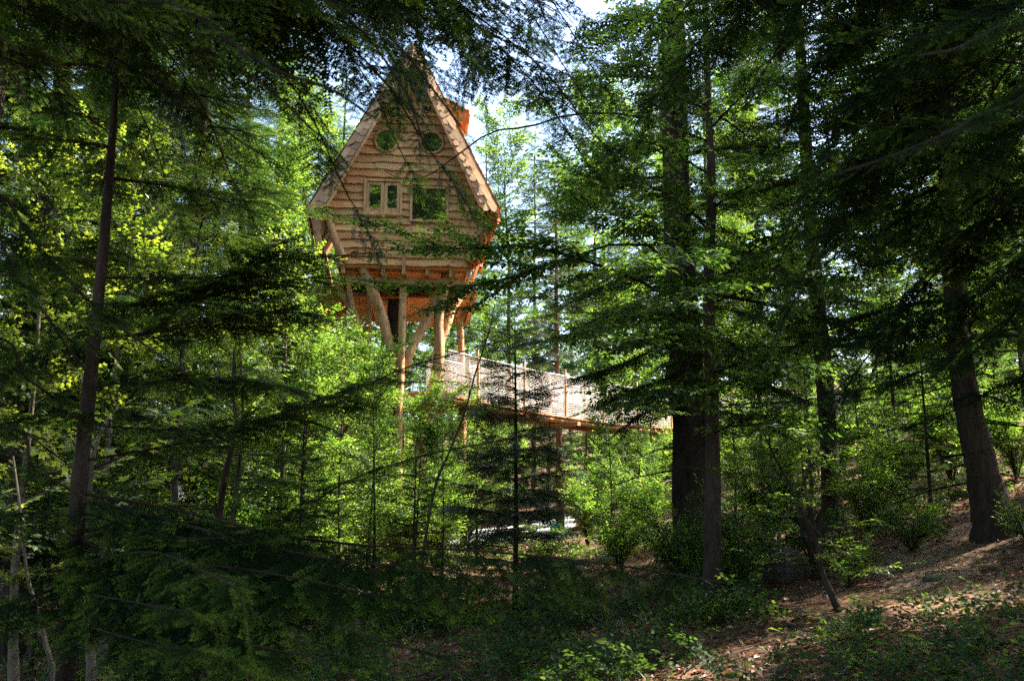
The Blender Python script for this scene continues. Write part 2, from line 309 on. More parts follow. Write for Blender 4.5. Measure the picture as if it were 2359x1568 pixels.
def leaf_spray(seed, kind='quad', L=.45, n=9, size=.075, subs=3, tw=.004):
    r = np.random.default_rng(seed); mb = MB(); lv, lt = leaf_geo(kind)
    def row(a, b, n, tb):
        a = np.asarray(a, float); b = np.asarray(b, float); T = (b - a) / np.linalg.norm(b - a); Sd = np.cross((0, 0, 1), T); strip(mb, a, b, tw)
        for k in range(n):
            f = (k + .6) / n; sg = 1 if k % 2 else -1; an = R(r.uniform(28, 62)) if k < n - 1 else R(r.uniform(-15, 15))
            D = math.cos(an) * T + sg * math.sin(an) * Sd + np.array([0, 0, r.normal(-.14, .2)]); D /= np.linalg.norm(D)
            Nn = np.array([r.normal(0, .3), r.normal(0, .3), 1.]); Y_ = np.cross(Nn, D); Y_ /= np.linalg.norm(Y_); Z_ = np.cross(D, Y_)
            sz = size * r.uniform(.65, 1.15); p = a + (b - a) * f
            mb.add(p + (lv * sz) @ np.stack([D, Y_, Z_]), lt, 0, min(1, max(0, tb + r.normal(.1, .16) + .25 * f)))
    row((0, 0, 0), (L, r.normal(0, .03), -.02), n, .25)
    for k in range(subs):
        f = .15 + .6 * k / max(1, subs); sg = 1 if k % 2 else -1; l = L * r.uniform(.35, .55) * (1.1 - f * .6); an = R(r.uniform(38, 58))
        row((L * f, 0, 0), (L * f + l * math.cos(an), sg * l * math.sin(an), r.uniform(-.05, .04)), max(3, int(n * .55)), .2)
    return mb
def arr(mb): return (np.concatenate(mb.v), np.concatenate(mb.t), np.concatenate(mb.mi), np.concatenate(mb.ti))
PROTO = {}
PROTO['fir_near'] = [arr(fir_spray(i, .42, 5, .0060, .025, .0062, 1, .0028, .35)) for i in range(4)]
PROTO['fir_mid'] = [arr(fir_spray(20 + i, .45, 5, .0150, .032, .0165, 1, .003, .4)) for i in range(4)]
PROTO['fir_far'] = [arr(fir_spray(40 + i, .55, 7, .046, .072, .022, 1, .007, .35)) for i in range(4)]
PROTO['fir_xfar'] = [arr(fir_spray(50 + i, .8, 6, .075, .115, .036, 1, .01, .35)) for i in range(3)]
PROTO['beech_near'] = [arr(leaf_spray(60 + i, 'beech', .42, 8, .078, 3)) for i in range(5)]
PROTO['beech_far'] = [arr(leaf_spray(70 + i, 'quad', .5, 9, .095, 3, .005)) for i in range(5)]
PROTO['beech_xfar'] = [arr(leaf_spray(80 + i, 'quad', .8, 8, .16, 3, .008)) for i in range(4)]
PROTO['maple'] = [arr(leaf_spray(90 + i, 'lobed', .38, 6, .12, 1)) for i in range(4)]

def place(mb, protos, O, D, Nn, S, dt=None):
    """put prototypes with origin O, axis D, normal N, scale S"""
    O = np.asarray(O, float); n = len(O)
    if n == 0: return
    D = D / (np.linalg.norm(D, axis=1)[:, None] + 1e-9); Y_ = np.cross(Nn, D); Y_ /= (np.linalg.norm(Y_, axis=1)[:, None] + 1e-9); Z_ = np.cross(D, Y_)
    Mx = np.stack([D, Y_, Z_], 1) * np.asarray(S)[:, None, None]
    pick = rng.integers(0, len(protos), n); dt = rng.normal(0, .11, n) if dt is None else dt
    for k, (v, t, mi, ti) in enumerate(protos):
        ix = np.nonzero(pick == k)[0]
        if len(ix) == 0: continue
        V = np.einsum('vi,nij->nvj', v, Mx[ix]) + O[ix][:, None, :]; m = len(v)
        Tt = t[None] + (np.arange(len(ix)) * m)[:, None, None]
        mb.add(V.reshape(-1, 3), Tt.reshape(-1, 3), np.tile(mi, len(ix)), np.clip(ti[None] + dt[ix][:, None], 0, 1).ravel())

def bough(mb, path, protos, plen, spray=.45, gap=.11, start=.15, ang=55, hang=.12, prof=None, r0=.02, mi=1, nrand=.25, both=True, stem=True, sides=5, rt=.003):
    """stem along path with sprays left and right; plen = length of the prototype"""
    P = np.asarray(path, float); seg = np.linalg.norm(np.diff(P, axis=0), axis=1); cum = np.concatenate([[0], np.cumsum(seg)]); L = cum[-1]
    if stem: tube(mb, P, np.linspace(r0, rt, len(P)), sides, mi, .3, .15, cap=False)
    n = max(2, int(L * (1 - start) / gap)); s = start * L + (np.arange(n) + rng.uniform(-.3, .3, n)) * gap; s = np.clip(s, 0, L * .995)
    def ip(q): return np.stack([np.interp(q, cum, P[:, k]) for k in range(3)], 1)
    O = ip(s); T = ip(np.minimum(s + .05, L)) - ip(np.maximum(s - .05, 0)); T /= np.linalg.norm(T, axis=1)[:, None] + 1e-9
    S_ = np.cross(T, (0, 0, 1.)); S_ /= np.linalg.norm(S_, axis=1)[:, None] + 1e-9; t = s / L
    pr = prof(t) if prof else np.minimum(1, 1.9 * (1 - t) + .22) * np.minimum(1, .45 + 2.2 * (t - start))
    for sg in ((-1, 1) if both else (1,)):
        an = R(ang) + rng.normal(0, .16, n); D = np.cos(an)[:, None] * T + (sg * np.sin(an))[:, None] * S_
        D[:, 2] += -hang + rng.normal(0, .10, n)
        Nn = np.tile(np.array([0, 0, 1.]), (n, 1)) + rng.normal(0, nrand, (n, 3))
        place(mb, protos, O, D, Nn, spray / plen * pr * rng.uniform(.72, 1.15, n))
    e = P[-1:]; place(mb, protos, e, (P[-1] - P[-2])[None], np.array([[0, 0, 1.]]), np.array([spray / plen * .6]))

PL = {'fir_near': .42, 'fir_mid': .45, 'fir_far': .55, 'fir_xfar': .8, 'beech_near': .42, 'beech_far': .5, 'beech_xfar': .8, 'maple': .38}
def trunk_mesh(path, rad, mat, sides=14, flare=.5, flare_h=.5):
    mb = MB(); P = np.asarray(path, float); h = P[:, 2] - P[0, 2]
    r = np.asarray(rad, float) * (1 + flare * np.exp(-h / flare_h))
    tube(mb, P, r, sides, 0, .3, .17)
    return mb.mesh('trunk', [mat], True)
def fir_crown(H, base, rmax, n, lod, spray, gap, taper=.9, droop=.25, e0=15, trunk=None, dead=0, dens=1.0, pw=.8, mat='needle'):
    """crown (needles and limbs) for a conifer of height H; trunk(z) gives the axis point"""
    mb = MB(); z = base
    for i in range(n):
        f = i / (n - 1.0); z = base + (H - base) * (f ** pw) * .985; l = rmax * (1 - (z - base) / (H - base)) ** taper * random.uniform(.65, 1.1) + .15
        az = i * 2.399 + random.uniform(-.5, .5); el = R(e0 + 30 * f + random.uniform(-10, 10)); c = trunk(z) if trunk else np.array([0, 0, z])
        q = np.linspace(0, 1, 8); rr = q * l; zz = rr * math.tan(el) * .6 - droop * rr ** 2 / max(l, .6) * 1.3 + .10 * l * q ** 4; bend = random.uniform(-.25, .25)
        P = c + np.stack([np.cos(az + bend * q) * rr, np.sin(az + bend * q) * rr, zz], 1)
        bough(mb, P, PROTO[lod], PL[lod], spray * (.55 + .45 * min(1, l / 1.6)), gap, .12, 52, .15, r0=.006 + .011 * l, sides=4)
    for i in range(dead):
        z = base * random.uniform(.25, 1); az = random.uniform(0, 6.28); l = random.uniform(.4, 1.5); c = trunk(z) if trunk else np.array([0, 0, z])
        P = c + np.stack([np.cos(az) * np.linspace(0, l, 5), np.sin(az) * np.linspace(0, l, 5), np.linspace(0, -.25 * l, 5) + np.array([0, .03, .05, .02, 0])], 1)
        tube(mb, P, np.linspace(.014, .003, 5), 4, 1, .3, cap=False)
    return mb.mesh('crown', [mat, 'twig'])
def leaf_crown(H, base, rmax, n, lod, spray, gap, trunk=None, e0=35, shape=.6, r0=.012, mat='beech', droop=.1, second=3):
    mb = MB()
    for i in range(n):
        f = i / (n - 1.0); z = base + (H - base) * f * .97; l = rmax * (math.sin(math.pi * (.12 + .88 * (1 - f)) ** shape) * .8 + .2) * random.uniform(.6, 1.1)
        az = i * 2.399 + random.uniform(-.5, .5); el = R(e0 + 35 * f + random.uniform(-18, 14)); c = trunk(z) if trunk else np.array([0, 0, z])
        q = np.linspace(0, 1, 8); rr = q * l; bend = random.uniform(-.5, .5); wob = .06 * l * np.sin(q * 7 + i)
        P = c + np.stack([np.cos(az + bend * q) * rr * math.cos(el), np.sin(az + bend * q) * rr * math.cos(el), rr * math.sin(el) - droop * rr * q * q * 1.5 + wob], 1)
        bough(mb, P, PROTO[lod], PL[lod], spray, gap, .25, 50, .05, r0=r0 * (.5 + l / rmax), nrand=.35, sides=4, prof=lambda t: np.minimum(1, 1.5 * (1 - t) + .4))
        for k in range(second):
            b0 = random.uniform(.3, .8); k0 = int(b0 * 7); T = P[k0 + 1] - P[k0]; T /= np.linalg.norm(T); S_ = np.cross(T, (0, 0, 1)); sg = 1 if k % 2 else -1
            D = T * .6 + S_ * sg * .75 + np.array([0, 0, random.uniform(-.1, .35)]); l2 = l * random.uniform(.3, .5)
            P2 = P[k0] + np.linspace(0, 1, 6)[:, None] * D * l2 + np.array([0, 0, -.06])[None] * (np.linspace(0, 1, 6) ** 2)[:, None] * l2
            bough(mb, P2, PROTO[lod], PL[lod], spray * .85, gap, .15, 50, .05, r0=r0 * .5, nrand=.35, sides=3)
    return mb.mesh('crown', [mat, 'twig'])
def straight(h, lean=(0, 0), wob=.0):
    def f(z): return np.array([lean[0] * z + wob * math.sin(z * .9), lean[1] * z + wob * math.cos(z * .7) - wob, z])
    return f
def path_of(fn, H, n=14, z0=-.25): return np.array([fn(z) for z in np.concatenate([[z0, 0, .25, .6], np.linspace(1.1, H, n)])])

# ================================================================== SETTING
def grid_sheet(xs, ys, dz=0.0, zf=ground_z):
    X, Y = np.meshgrid(xs, ys, indexing='ij'); Z = zf(X, Y) + dz; v = np.stack([X, Y, Z], -1).reshape(-1, 3); n, m = len(xs), len(ys)
    i, j = np.meshgrid(np.arange(n - 1), np.arange(m - 1), indexing='ij'); a = (i * m + j).ravel()
    mb = MB(); mb.quad(v, np.stack([a, a + m, a + m + 1, a + 1], 1)); return mb
sp = lambda a, b, n, p: np.sign(np.linspace(a, b, n)) * np.abs(np.linspace(a, b, n)) ** p
mb = grid_sheet(sp(-6, 6, 130, 3.0) * 1.4, np.concatenate([np.linspace(-250, -6, 20), np.linspace(-5.5, 40, 110), np.linspace(41, 400, 50)]))
obj('ground', mb.mesh('ground', ['soil'], True), kind='structure')

def patch(name, pts, mat, dz=.02, wob=.25):
    """flat patch with an uneven outline following the ground; pts = outline in x, y"""
    P = spline(np.array(pts + pts[:1], float), 60)[:-1]; c = P.mean(0); mb = MB(); rings = 8; v = []
    for k in range(rings):
        f = (k + 1) / rings; q = c + (P - c) * f * (1 + (wob * (rng.random(len(P)) - .5) * (k == rings - 1)))[:, None]; v.append(np.stack([q[:, 0], q[:, 1], ground_z(q[:, 0], q[:, 1]) + (dz if k < rings - 1 else -.03)], 1))
    v = np.concatenate([np.array([[c[0], c[1], gz(*c) + dz]])] + v); n = len(P); t = [(0, 1 + i, 1 + (i + 1) % n) for i in range(n)]
    for k in range(rings - 1):
        for i in range(n):
            a, b = 1 + k * n + i, 1 + k * n + (i + 1) % n; t += [(a, a + n, b + n), (a, b + n, b)]
    mb.add(v, t); return obj(name, mb.mesh(name, [mat], True), kind='structure')
gp = lambda px, Y: ((px - CX) / FPX * Y / math.cos(TILT) * .985, Y)
patch('gravel_track', [gp(1030, 25), gp(1160, 23.4), gp(1290, 24.5), gp(1330, 28), gp(1310, 33), gp(1210, 35), gp(1080, 32), gp(1000, 28)], 'gravel')
patch('path', [gp(1980, 9.6), gp(2120, 9.2), gp(2400, 10.6), gp(2700, 12.5), gp(2700, 15), gp(2330, 13.4), gp(2080, 12.2), gp(1950, 11)], 'path', .02, .15)

# ================================================================== TREEHOUSE
YAW = R(6.0); HY = 21.0
hc = at(930, 400, HY); HX0 = float(hc[0]); HG = gz(HX0, HY)
hx = np.array([math.cos(YAW), math.sin(YAW), 0]); hy = np.array([-math.sin(YAW), math.cos(YAW), 0])
def HL(px, py, yl=0.0):
    """pixel -> treehouse-local point on the plane local y = yl"""
    O = np.array([HX0, HY, 0]); p = at(px, py, 10.0) - CAM; n = hy; k = (np.dot(O + hy * yl - CAM, n)) / np.dot(p, n); q = CAM + p * k - O
    return np.array([np.dot(q, hx), yl, q[2] - HG])
house = thing('treehouse', 'larch treehouse with steep gable, round and square windows, raised on forked log legs', 'treehouse', (HX0, HY, HG), YAW)
WL = [HL(951, 140), HL(752, 474), HL(776, 607)]; WR = [HL(951, 140), HL(1110, 478), HL(1086, 617)]
def edge(line, z):
    p = line[0]
    if z >= line[1][2]: a, b = line[0], line[1]
    else: a, b = line[1], line[2]
    t = (z - a[2]) / (b[2] - a[2]); return a[0] + (b[0] - a[0]) * t
zt, zb = WL[0][2], min(WL[2][2], WR[2][2])
mb = MB(); pl = [(p[0], p[2]) for p in (WL[2], WR[2], WR[1], WR[0], WL[1])]; prism(mb, pl, .02, .12)
front = obj('front_wall', mb.mesh('front_wall', ['plank']), house)
mb = MB(); prism(mb, [(x * .985, z) for x, z in pl], .15, 3.9); obj('wall', mb.mesh('wall', ['plank']), house)
# openings
def rect(px0, py0, px1, py1): a = HL(px0, py0); b = HL(px1, py1); return a[0], b[0], b[2], a[2]
LW = rect(841, 415, 925, 500); RW = rect(947, 424, 1031, 512)
def board(x0a, x0b, x1a, x1b, z0, h, seed):
    """waney-edged board from x0 to x1 (a at bottom, b at top)"""
    n = 26; u = np.linspace(0, 1, n); r = np.random.default_rng(seed); ph = r.uniform(0, 6, 4); mb = MB()
    xb = x0a + (x1a - x0a) * u; xt = x0b + (x1b - x0b) * u
    wv = .012 * np.sin(xb * 3.1 + ph[0]) + .009 * np.sin(xb * 7.3 + ph[1]) + .006 * np.sin(xb * 19 + ph[2]) + .004 * r.normal(0, 1, n)
    zbm = z0 + wv; ztp = np.full(n, z0 + h); xm = xb * .6 + xt * .4; tl = r.normal(0, .004)
    V = np.stack([np.stack([xb, np.full(n, -.016), zbm + .006], 1), np.stack([xb, np.full(n, -.050 + tl), zbm + .012], 1), np.stack([xm, np.full(n, -.040 + tl), zbm + h * .42], 1), np.stack([xt, np.full(n, -.006), ztp], 1), np.stack([xt, np.full(n, .012), ztp], 1)], 1)
    i, j = np.meshgrid(np.arange(n - 1), np.arange(5), indexing='ij'); i = i.ravel(); j = j.ravel(); k = (j + 1) % 5; sap = r.uniform(.25, 1.0)
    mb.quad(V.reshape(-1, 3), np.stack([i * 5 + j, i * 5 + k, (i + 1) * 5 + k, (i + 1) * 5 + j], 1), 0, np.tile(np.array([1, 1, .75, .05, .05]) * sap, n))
    for e in (0, n - 1): mb.add(V[e], [(0, 1, 2), (0, 2, 3), (0, 3, 4)])
    return mb.mesh('board', ['board'])
pitch = .197; row = 0; z = zb
while z < zt - .22:
    h = pitch * 1.12; a0, a1, b0, b1 = edge(WL, z), edge(WR, z), edge(WL, min(z + h, zt)), edge(WR, min(z + h, zt))
    cuts = sorted((q[0], q[1]) for q in (LW, RW) if z + pitch * .75 > q[2] and z + pitch * .25 < q[3])
    xs = [(a0, b0)]
    for c in cuts: xs += [(c[0] + .02, c[0] + .02), (c[1] - .02, c[1] - .02)]
    xs.append((a1, b1))
    for k in range(0, len(xs), 2): obj('board', board(xs[k][0], xs[k][1], xs[k + 1][0], xs[k + 1][1], z, h, row * 7 + k), front)
    z += pitch * random.uniform(.93, 1.07); row += 1
def frame_rect(r, t, y0, y1, mat, name, parent):
    x0, x1, z0, z1 = r; mb = MB()
    box(mb, (x0, y0, z0), (x0 + t, y1, z1)); box(mb, (x1 - t, y0, z0), (x1, y1, z1)); box(mb, (x0 + t, y0 + .003, z0), (x1 - t, y1, z0 + t)); box(mb, (x0 + t, y0 + .003, z1 - t), (x1 - t, y1, z1))
    return obj(name, mb.mesh(name, [mat]), parent)
def pane(r, y, parent):
    x0, x1, z0, z1 = r; mb = MB(); box(mb, (x0, y, z0), (x1, y + .008, z1)); return obj('pane', mb.mesh('pane', ['pane']), parent)
for r, two in ((LW, True), (RW, False)):
    x0, x1, z0, z1 = r; mb = MB(); box(mb, (x0 + .01, .01, z0 + .01), (x1 - .01, .016, z1 - .01))
    win = obj('window', mb.mesh('window', ['dark_in']), house)
    frame_rect((x0 - .015, x1 + .015, z0 - .02, z1 + .02), .055, -.072, .012, 'timber', 'frame', win)
    if two:
        xm = (x0 + x1) / 2 + .02
        for a, b in ((x0 + .042, xm - .004), (xm + .004, x1 - .042)):
            frame_rect((a, b, z0 + .13, z1 - .05), .075, -.045, -.005, 'timber', 'sash', win); pane((a + .075, b - .075, z0 + .205, z1 - .125), -.03, win)
        mb = MB(); box(mb, (x0 - .05, -.10, z0 + .01), (x1 + .05, -.02, z0 + .06)); box(mb, (x0 + .03, -.055, z0 + .06), (x1 - .03, -.005, z0 + .13)); obj('sill', mb.mesh('sill', ['timber']), win)
    else:
        pane((x0 + .03, x1 - .03, z0 + .02, z1 - .06), -.012, win)
        mb = MB(); box(mb, (x0 + .03, -.05, z1 - .11), (x1 - .03, -.004, z1 - .05)); obj('lintel', mb.mesh('lintel', ['timber']), win)
for px, py in ((890, 326), (995, 330)):
    c = HL(px, py); mb = MB(); n = 36; prf = [(.232, -.035), (.248, -.075), (.285, -.085), (.308, -.07), (.312, .0)]; v = []
    for k in range(n):
        a = 2 * math.pi * k / n
        for rr, yy in prf: v.append((c[0] + rr * math.cos(a), yy, c[2] + rr * math.sin(a)))
    m = len(prf); q = [(k * m + j, k * m + j + 1, ((k + 1) % n) * m + j + 1, ((k + 1) % n) * m + j) for k in range(n) for j in range(m - 1)]
    mb.quad(v, q); rw = obj('round_window', mb.mesh('round_window', ['timber'], True), house)
    mb = MB(); mb.add([(c[0], -.062, c[2])] + [(c[0] + .246 * math.cos(2 * math.pi * k / n), -.062, c[2] + .246 * math.sin(2 * math.pi * k / n)) for k in range(n)], [(0, k + 1, (k + 1) % n + 1) for k in range(n)])
    obj('pane', mb.mesh('pane', ['pane']), rw)

# roof: verge strips, slopes, skirts
YO, YI = -.14, -.44
A_o, A_i = HL(951, 100, YO), HL(951, 132, YI); A_r, A_ri = HL(951, 100, -.30), HL(951, 132, -.38)
LO, LI = HL(712, 484, YO), HL(753, 474, YI); RO, RI = HL(1143, 480, -.30), HL(1107, 476, -.38)
LB, RB = HL(729, 572, YO), HL(1100, 606, YO)
def slab(name, pts, mat, parent, th=.05, back=None):
    """quad panel given by four points, thickness along its normal"""
    p = np.array(pts, float); n = np.cross(p[1] - p[0], p[3] - p[0]); n /= np.linalg.norm(n); v = np.concatenate([p, p + n * th]); mb = MB()
    mb.quad(v, [(0, 1, 2, 3), (7, 6, 5, 4), (0, 4, 5, 1), (1, 5, 6, 2), (2, 6, 7, 3), (3, 7, 4, 0)]); return obj(name, mb.mesh(name, [mat]), parent)
bk = np.array([0, 4.2, 0])
roofs = []
for E, Ie, s, A_o, A_i in ((LO, LI, -1, A_o, A_i), (RO, RI, 1, A_r, A_ri)):
    rf = slab('roof', [A_o, E, E + bk, A_o + bk] if s > 0 else [E, A_o, A_o + bk, E + bk], 'shingle', house, .06); roofs.append(rf)
    slab('verge', [Ie, E, A_o, A_i] if s < 0 else [E, Ie, A_i, A_o], 'shingle', rf, -.02)
    slab('soffit', [A_i + (0, .01, -.01), np.array([edge(WL if s < 0 else WR, zt - .05), .0, zt]), np.array([(WL if s < 0 else WR)[1][0], .0, Ie[2]]), Ie + (0, .01, -.01)], 'plank', rf, .02)
    mb = MB(); beam(mb, Ie + (0, -.01, -.02), A_i + (0, -.01, -.02), .05, .09, 0, (0, -1, 0)); obj('barge_board', mb.mesh('barge_board', ['timber']), rf)
# shingle prototypes: unit width x, height z from 0 to -1, thickness y
SH = []
for k in range(6):
    r = np.random.default_rng(k + 5); tp = [(-.5, 0), (.5, 0)]; bt = [(.5, -.82 - .1 * r.random()), (.18 + .1 * r.normal(), -1 - .04 * r.random()), (-.2 + .1 * r.normal(), -1.0 + .06 * r.normal()), (-.5, -.84 - .1 * r.random())]
    pg = tp + bt; n = len(pg); mb = MB(); cv = lambda x, z: -.10 * z * z * .3 + .05 * x * x
    v = [(x, -.5 - cv(x, z), z) for x, z in pg] + [(x, .5 - cv(x, z), z) for x, z in pg]
    mb.add(v, [(0, i + 1, i) for i in range(1, n - 1)] + [(n, n + i, n + i + 1) for i in range(1, n - 1)]); mb.quad(v, [(i, (i + 1) % n, (i + 1) % n + n, i + n) for i in range(n)])
    SH.append(mb)
SHM = {m: [b.mesh('shingle', [m]) for b in SH] for m in ('shingle', 'shingle_glow')}
def shingle(parent, top, up, nrm, wdt, hgt, mat, tilt=.09, thick=.016):
    up = np.asarray(up, float); up /= np.linalg.norm(up); nrm = nrm / np.linalg.norm(nrm); sd = np.cross(-nrm, up); sd /= np.linalg.norm(sd)
    tl = tilt + random.uniform(-.03, .05); z_ = up * math.cos(tl) - nrm * math.sin(tl); y_ = -np.cross(sd, z_); y_ = np.cross(z_, sd)
    mx = Matrix([[sd[i] * wdt, y_[i] * thick, z_[i] * hgt, top[i]] for i in range(3)] + [[0, 0, 0, 1]])
    o = obj('shingle', random.choice(SHM[mat]), parent); o.matrix_local = mx; return o
AL, ALi = HL(951, 100, YO), HL(951, 132, YI)
for (E, Ie, s, A_o, A_i), rf in zip(((LO, LI, -1, AL, ALi), (RO, RI, 1, A_r, A_ri)), roofs):
    up = A_o - E; L = np.linalg.norm(up); upn = up / L; ac = Ie - E; ac2 = A_i - A_o; wd = np.linalg.norm(ac)
    nrm = np.cross(upn, ac / wd); nrm = nrm if nrm[1] < 0 else -nrm
    for c, (c0, c1, st) in enumerate(((.0, .50, .40), (.47, .98, .21))):
        n = int(L / st)
        for k in range(n + 1):
            f = (k + .95 + random.uniform(-.08, .08)) * st / L
            if f > 1: break
            b0 = E + up * f; a_ = ac * (1 - f) + ac2 * f; wl = np.linalg.norm(a_); ctr = b0 + a_ * (c0 + c1) / 2 - (-nrm) * (.022 + .01 * c)
            shingle(rf, ctr, upn + .02 * random.uniform(-1, 1) * a_ / wl, nrm, wl * (c1 - c0) * random.uniform(.92, 1.02), st * 1.35, 'shingle')
# roof slopes: courses of shingles joined (seen only edge on)
for (E, s, A_o), rf in zip(((LO, -1, AL), (RO, 1, A_r)), roofs):
    up = A_o - E; L = np.linalg.norm(up); upn = up / L; nrm = np.cross(upn, (0, 1, 0)); nrm = nrm if nrm[2] > 0 else -nrm; mb = MB()
    for k in range(int(L / .2)):
        for j in range(24):
            ctr = E + upn * ((k + 1) * .2) + np.array([0, .08 + j * .172 + random.uniform(-.02, .02), 0]) + nrm * .075; v0 = np.concatenate(SH[(k + j) % 6].v); t0 = np.concatenate(SH[(k + j) % 6].t)
            z_ = upn * .99 - nrm * .1; mb.add(ctr + v0[:, :1] * np.array([0, 1, 0]) * .165 + v0[:, 1:2] * nrm * .014 + v0[:, 2:] * z_ * .27, t0)
    o = obj('roof_shingles', mb.mesh('roof_shingles', ['shingle']), rf, kind='stuff')
# lower skirts
for E, B, s in ((LO, LB, -1), (RO, RB, 1)):
    sk = slab('skirt', [E, B, B + bk, E + bk] if s < 0 else [B, E, E + bk, B + bk], 'shingle_glow' if s > 0 else 'shingle', house, .04)
    inn = (WL if s < 0 else WR); up = E - B; L = np.linalg.norm(up); upn = up / L; nrm = np.cross(upn, (0, 1, 0)); nrm = nrm if nrm[0] * s > 0 else -nrm
    slab('skirt_lining', [E + (0, .02, -.02), inn[1] + (0, -.02, 0), inn[2] * .25 + inn[1] * .75 + (0, -.02, 0), B + (0, .02, 0)] if s < 0 else [B, inn[2], inn[1], E], 'fresh', sk, .02)
    for k in range(int(L / .16) + 1):
        for j in range(5 if s > 0 else 3):
            ctr = B + upn * min(L, (k + 1) * .16) + np.array([0, -.02 + j * .16 + random.uniform(-.02, .02), 0]) + nrm * .045
            shingle(sk, ctr, upn, nrm, .16, .25, 'shingle_glow' if s > 0 else 'shingle', .35 if s > 0 else .14)
    if s > 0:   # ragged sunlit shingle ends fanned along the front edge
        for k in range(9):
            for j in range(3):
                f = (k + random.random() * .4) / 9; p = E + (B - E) * f + np.array([-.03 - .12 * j, -.05 + .10 * j, 0]) + np.array([.12 * math.sin(f * 7), 0, 0])
                shingle(sk, p, upn * .6 + np.array([-.5, .1 * j, .55]), np.array([.35 + random.uniform(-.5, .5), -1, -.1 + random.uniform(-.3, .3)]), .13, random.uniform(.16, .24), 'shingle_glow', .2)
    else:
        up2 = np.array([0, 0, 1.])
        for k in range(3):
            p = E + (B - E) * (k * .34) + np.array([.10 - .02 * k, -.10, .12]); shingle(sk, p, E - B + np.array([-.05, 0, 0]), np.array([.0, -1, -.1]), .24 - .05 * k, .36, 'shingle')
# dormer on the right slope
d0, d1, d2 = HL(1026, 236, .25), HL(1082, 268, .25), HL(1034, 300, .25)
dm = slab('dormer', [d0, d1, d1 + (0, 1.3, .0), d0 + (0, 1.3, .0)], 'shingle', house, .05)
slab('dormer_cheek', [d0 + (0, .06, -.06), d2 + (0, .06, 0), HL(1074, 302, .31), d1 + (-.05, .06, -.05)], 'shingle_glow', dm, .04)
for k in range(4):
    for j in range(3):
        p = d0 * .5 + d1 * .5 + np.array([-.16 + .13 * k, -.02 - .01 * j, -.10 - .10 * j + .02 * k]); shingle(dm, p, np.array([.1, 0, 1.]), np.array([random.uniform(-.3, .6), -1, random.uniform(-.4, .1)]), .14, .19, 'shingle_glow', .15)
for k in range(5):
    p = d0 + (d1 - d0) * (k / 5) + np.array([0, .02, .06]); shingle(dm, p + np.array([0, .12, .02]), np.array([-.3, 1, .15]), np.array([.4, -.25, 1.]), .14, .22, 'shingle', .1)
# corner braces, batten
for a, b, wd in ((HL(757, 500, -.12), HL(788, 590, -.10), .17), (HL(1121, 500, -.12), HL(1079, 602, -.10), .16)):
    P = spline([a, (a + b) / 2 + np.array([-.03, 0, .0]), b], 8); mb = MB(); tube(mb, P, np.linspace(.085, .105, 8) * wd / .17, 10, 0, .3, .08); obj('corner_brace', mb.mesh('corner_brace', ['timber'], True), house)
mb = MB(); beam(mb, HL(932, 568, -.07), HL(930, 632, -.07), .085, .04, 0, (0, -1, 0)); obj('batten', mb.mesh('batten', ['timber']), house)
# floor, joists and beams
zf = zb - .02; xL, xR = WL[2][0], WR[2][0]
mb = MB(); box(mb, (xL, .0, zf), (xR, 3.9, zf + .018)); flo = obj('floor', mb.mesh('floor', ['fresh']), house)
PLK = {}
def plank(parent, a, b, wd, th, mat='fresh', up=(0, 0, 1), name='plank'):
    a = np.asarray(a, float); b = np.asarray(b, float); key = mat
    if key not in PLK:
        mb = MB(); box(mb, (-.5, -.5, -.5), (.5, .5, .5)); PLK[key] = mb.mesh('plank', [mat])
    t = b - a; L = np.linalg.norm(t); t /= L; s = np.cross(t, up); s /= np.linalg.norm(s); u = np.cross(s, t); c = (a + b) / 2
    o = obj(name, PLK[key], parent); o.matrix_local = Matrix([[t[i] * L, s[i] * wd, u[i] * th, c[i]] for i in range(3)] + [[0, 0, 0, 1]]); return o
for k in range(26): plank(flo, (xL, .08 + k * .15, zf - .014), (xR, .08 + k * .15, zf - .014), .138, .024)
for px in (790, 838, 883, 932, 985, 1040, 1078):
    x = HL(px, 615)[0]; plank(house, (x, .03, zf - .10), (x, 3.8, zf - .10), .09, .15, 'timber', name='joist')
for yl, a, b, py in ((.35, 800, 1070, 642), (2.0, 770, 1090, 640), (3.4, 770, 1090, 640)):
    p, q = HL(a, py, yl), HL(b, py + 4, yl); plank(house, (p[0], yl, zf - .28), (q[0], yl, zf - .28), .16, .19, 'timber', name='beam')
# lower deck behind the legs
dl, dr = HL(727, 668, 1.2), HL(1098, 668, 1.2); dz = dl[2]
mb = MB(); box(mb, (dl[0], 1.25, dz - .10), (dr[0], 4.4, dz - .08)); dk = obj('lower_deck', mb.mesh('lower_deck', ['fresh']), house)
for k in range(21): plank(dk, (dl[0], 1.3 + k * .15, dz - .125), (dr[0], 1.3 + k * .15, dz - .125), .138, .03)
plank(house, (dl[0] - .05, 1.15, dz), (HL(790, 668, 1.15)[0], 1.15, dz), .14, .17, 'timber', name='beam')
plank(house, (HL(1035, 668, 1.15)[0], 1.15, dz), (dr[0], 1.15, dz), .14, .16, 'fresh', name='beam')
for px in (742, 800, 860, 930, 1000, 1060, 1088):
    x = HL(px, 668, 1.2)[0]; plank(house, (x, 1.25, dz - .22), (x, 4.3, dz - .22), .09, .14, 'fresh', name='joist')
for a, b in ((860, 905), (948, 1000)):
    plank(house, HL(a, 668, 1.9), HL(b, 690, 1.9), .10, .12, 'fresh', name='strut')
